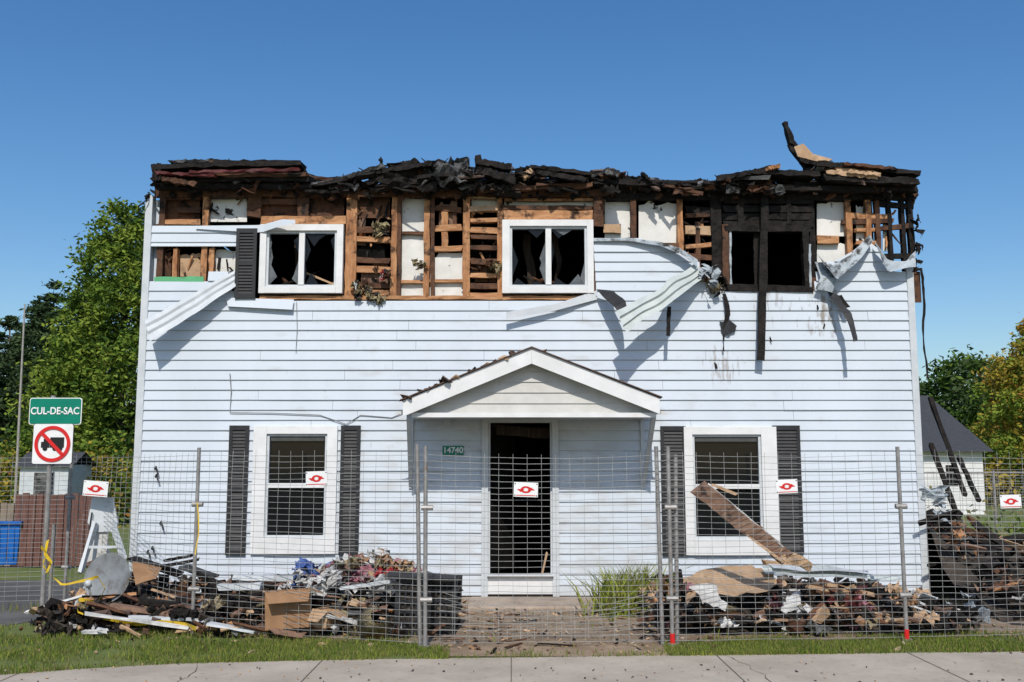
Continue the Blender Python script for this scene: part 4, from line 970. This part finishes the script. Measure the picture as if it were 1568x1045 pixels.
def tree(name, x, y, H, prof, ncl, nl, ls, ks, cr=1.0, squash=.8, trunk=.25):
    m = MB(); o = empty(name)
    def rad_at(t):
        for (a, r), (b, s2) in zip(prof, prof[1:]):
            if a <= t <= b: return r+(s2-r)*(t-a)/(b-a)
        return prof[-1][1]
    m.tube([(x, y, -.1), (x+R.uniform(-.2,.2), y, H*.3), (x+R.uniform(-.3,.3), y, H*.6), (x, y, H*.93)], trunk, 'bark', 8, r1=.03)
    lf = MB(); clumps = []
    t0, t1 = prof[0][0], prof[-1][0]; mxr = max(p[1] for p in prof)
    while len(clumps) < ncl:
        t = R.uniform(t0, t1); r = rad_at(t)
        if R.random() > (r/mxr)+.12: continue
        a = R.uniform(0, 6.283); q = r*math.sqrt(R.uniform(.25,1.05))*(1+.3*noise.noise(Vector((math.cos(a)*2, math.sin(a)*2, t*7))))
        clumps.append((Vector((x+math.cos(a)*q, y+math.sin(a)*q, H*t)), R.uniform(.5,1.3)*cr*(.55+.45*r/mxr)))
    for i in range(0, ncl, 6):
        c = clumps[i][0]; z0 = c.z*R.uniform(.55,.8); m.tube([(x, y, z0), ((x+c.x)/2, (y+c.y)/2, (z0+c.z)/2+.2), tuple(c)], .5*trunk*.28, 'bark', 5, r1=.012)
    m.obj('trunk_and_limbs', o)
    for (c, s2) in clumps:
        k = R.choice(ks)
        for j in range(nl):
            d = Vector((R.gauss(0,1), R.gauss(0,1), R.gauss(0,squash)))*s2*.40; p = c+d
            u = Vector((R.uniform(-1,1), R.uniform(-1,1), R.uniform(-.7,.7))).normalized()*ls*R.uniform(.6,1.3)
            v = u.cross(Vector((R.uniform(-1,1), R.uniform(-1,1), R.uniform(-1,1)))).normalized()*ls*R.uniform(.3,.6)
            lf.add([p-u, p+v*.9, p+u, p-v*.9], [(0,1,2,3)], k if R.random() < .8 else R.choice(ks))
    lf.obj('foliage', o)
def px_tree(name, a, top, Y, *args, **kw):
    p = W(a, top, Y); tree(name, p.x, Y, p.z, *args, **kw)
px_tree('deciduous_tree', 200, 300, 27, [(.1,2.6),(.25,3.1),(.45,2.8),(.65,2.3),(.82,1.6),(.94,.8),(1.0,.1)], 480, 85, .125, ['leaf1','leaf2','leaf1','leaf2','leaf3'], cr=.88)
px_tree('deciduous_tree', 140, 500, 29, [(.08,2.2),(.3,2.4),(.6,2.0),(.85,1.2),(1,.3)], 170, 80, .12, ['leaf1','leaf2','leaf2','leaf1'], cr=.8)
px_tree('spruce_tree', 84, 436, 38, [(.05,3.6),(.3,3.1),(.55,2.2),(.8,1.2),(1,.05)], 330, 75, .14, ['pine1','pine3','pine3'], cr=.8, squash=.45)
px_tree('spruce_tree', 58, 462, 41, [(.05,3.6),(.3,3.1),(.55,2.2),(.8,1.2),(1,.05)], 280, 75, .14, ['pine1','pine3','pine3'], cr=.8, squash=.45)
px_tree('spruce_tree', 16, 482, 40, [(.05,3.6),(.3,3.0),(.6,2.0),(.85,1.0),(1,.05)], 260, 75, .14, ['pine1','pine3','pine3'], cr=.8, squash=.45)
px_tree('spruce_tree', -40, 515, 36, [(.05,3.6),(.3,3.0),(.6,2.0),(.85,1.0),(1,.1)], 170, 60, .15, ['pine1','pine3','pine3'], cr=.8, squash=.5)
px_tree('deciduous_tree', 1586, 490, 30, [(.1,2.2),(.3,2.9),(.55,2.5),(.8,1.5),(1,.3)], 230, 75, .12, ['leaf2','aut1','leaf2','aut2','aut1'], cr=.75)
px_tree('deciduous_tree', 1500, 548, 50, [(.08,6),(.3,7),(.6,6),(.85,3.6),(1,1)], 240, 60, .22, ['leaf1','leaf3','leaf3','pine1'], cr=1.5)
px_tree('deciduous_tree', 1425, 582, 55, [(.08,6),(.3,7),(.6,6),(.85,4),(1,1)], 200, 60, .22, ['leaf3','leaf3','pine1'], cr=1.5)
px_tree('deciduous_tree', 1600, 570, 52, [(.08,6),(.3,7),(.6,6),(.85,4),(1,1)], 200, 60, .22, ['leaf1','leaf3','pine1'], cr=1.5)
def hedge(name, pts, H, wid, n, nl, ls, ks):
    lf = MB()
    for i in range(n):
        t = R.random()*(len(pts)-1); k_ = int(t); p = Vector(pts[k_]).lerp(Vector(pts[min(k_+1, len(pts)-1)]), t-k_)
        c = p+Vector((0, R.uniform(-wid,wid), R.uniform(.1,1)*H*(.75+.4*noise.noise(Vector((p.x*.5, 0, 0)))))); k = R.choice(ks)
        for j in range(nl):
            q = c+Vector((R.gauss(0,1), R.gauss(0,1), R.gauss(0,.7)))*.42; q.z = max(.02, q.z)
            u = Vector((R.uniform(-1,1), R.uniform(-1,1), R.uniform(-.7,.7))).normalized()*ls*R.uniform(.6,1.3); v = u.cross(Vector((R.uniform(-1,1), .3, R.uniform(-1,1)))).normalized()*ls*.5
            lf.add([q-u, q+v, q+u, q-v], [(0,1,2,3)], k)
    lf.obj(name)
hedge('hedge', [(-18,17,0),(-8.5,16,0),(-4,16,0)], 2.5, .8, 280, 60, .09, ['leaf1','leaf3','aut1','leaf2','aut1','aut2'])
hedge('hedge', [(-30,24,0),(-6,24,0)], 3.4, 1, 260, 60, .14, ['leaf1','leaf3','leaf3','leaf2'])
hedge('hedge', [(9,30,0),(30,30,0)], 2.6, 1, 220, 60, .14, ['leaf1','leaf3','leaf2','aut1'])
hedge('distant_treeline', [(-140,110,0),(140,110,0)], 9, 4, 700, 30, .7, ['leaf3','pine1','leaf3'])
hedge('shrub', [(7.2,4.5,0),(9.5,5,0),(13,5,0)], .5, .4, 60, 60, .06, ['leaf1','leaf2','blade2'])

# ================================================================= LIGHT, SKY, CAMERA
EL_ = 43
sc = bpy.context.scene
w = bpy.data.worlds.new('World'); sc.world = w; w.use_nodes = True; nt = w.node_tree
bg = nt.nodes['Background']; sk = nt.nodes.new('ShaderNodeTexSky'); sk.sky_type = 'NISHITA'; sk.sun_disc = False
sk.sun_elevation = rad(EL_); sk.sun_rotation = rad(180); sk.air_density = 1.1; sk.dust_density = 1.1; sk.ozone_density = 3.2; sk.altitude = 0
hs_ = nt.nodes.new('ShaderNodeHueSaturation'); hs_.inputs['Saturation'].default_value = 1.28; hs_.inputs['Hue'].default_value = .503; hs_.inputs['Value'].default_value = 1.0
nt.links.new(sk.outputs[0], hs_.inputs['Color']); nt.links.new(hs_.outputs[0], bg.inputs[0]); bg.inputs[1].default_value = .125
sl = bpy.data.lights.new('sun', 'SUN'); sl.energy = 3.7; sl.angle = rad(.5); sl.color = (1, .945, .86)
so = bpy.data.objects.new('sun', sl); bpy.context.collection.objects.link(so); so.rotation_euler = (rad(90-EL_), 0, rad(-1))
cam = bpy.data.cameras.new('camera'); co = bpy.data.objects.new('camera', cam); bpy.context.collection.objects.link(co)
cam.sensor_width = 36; cam.lens = 36*FL/1568; cam.clip_end = 3000; cam.clip_start = .05
co.location = (0, -CD, CH); co.rotation_euler = (rad(90)+TH, 0, 0); sc.camera = co
sc.view_settings.view_transform = 'Standard'; sc.view_settings.look = 'None'; sc.view_settings.exposure = 0
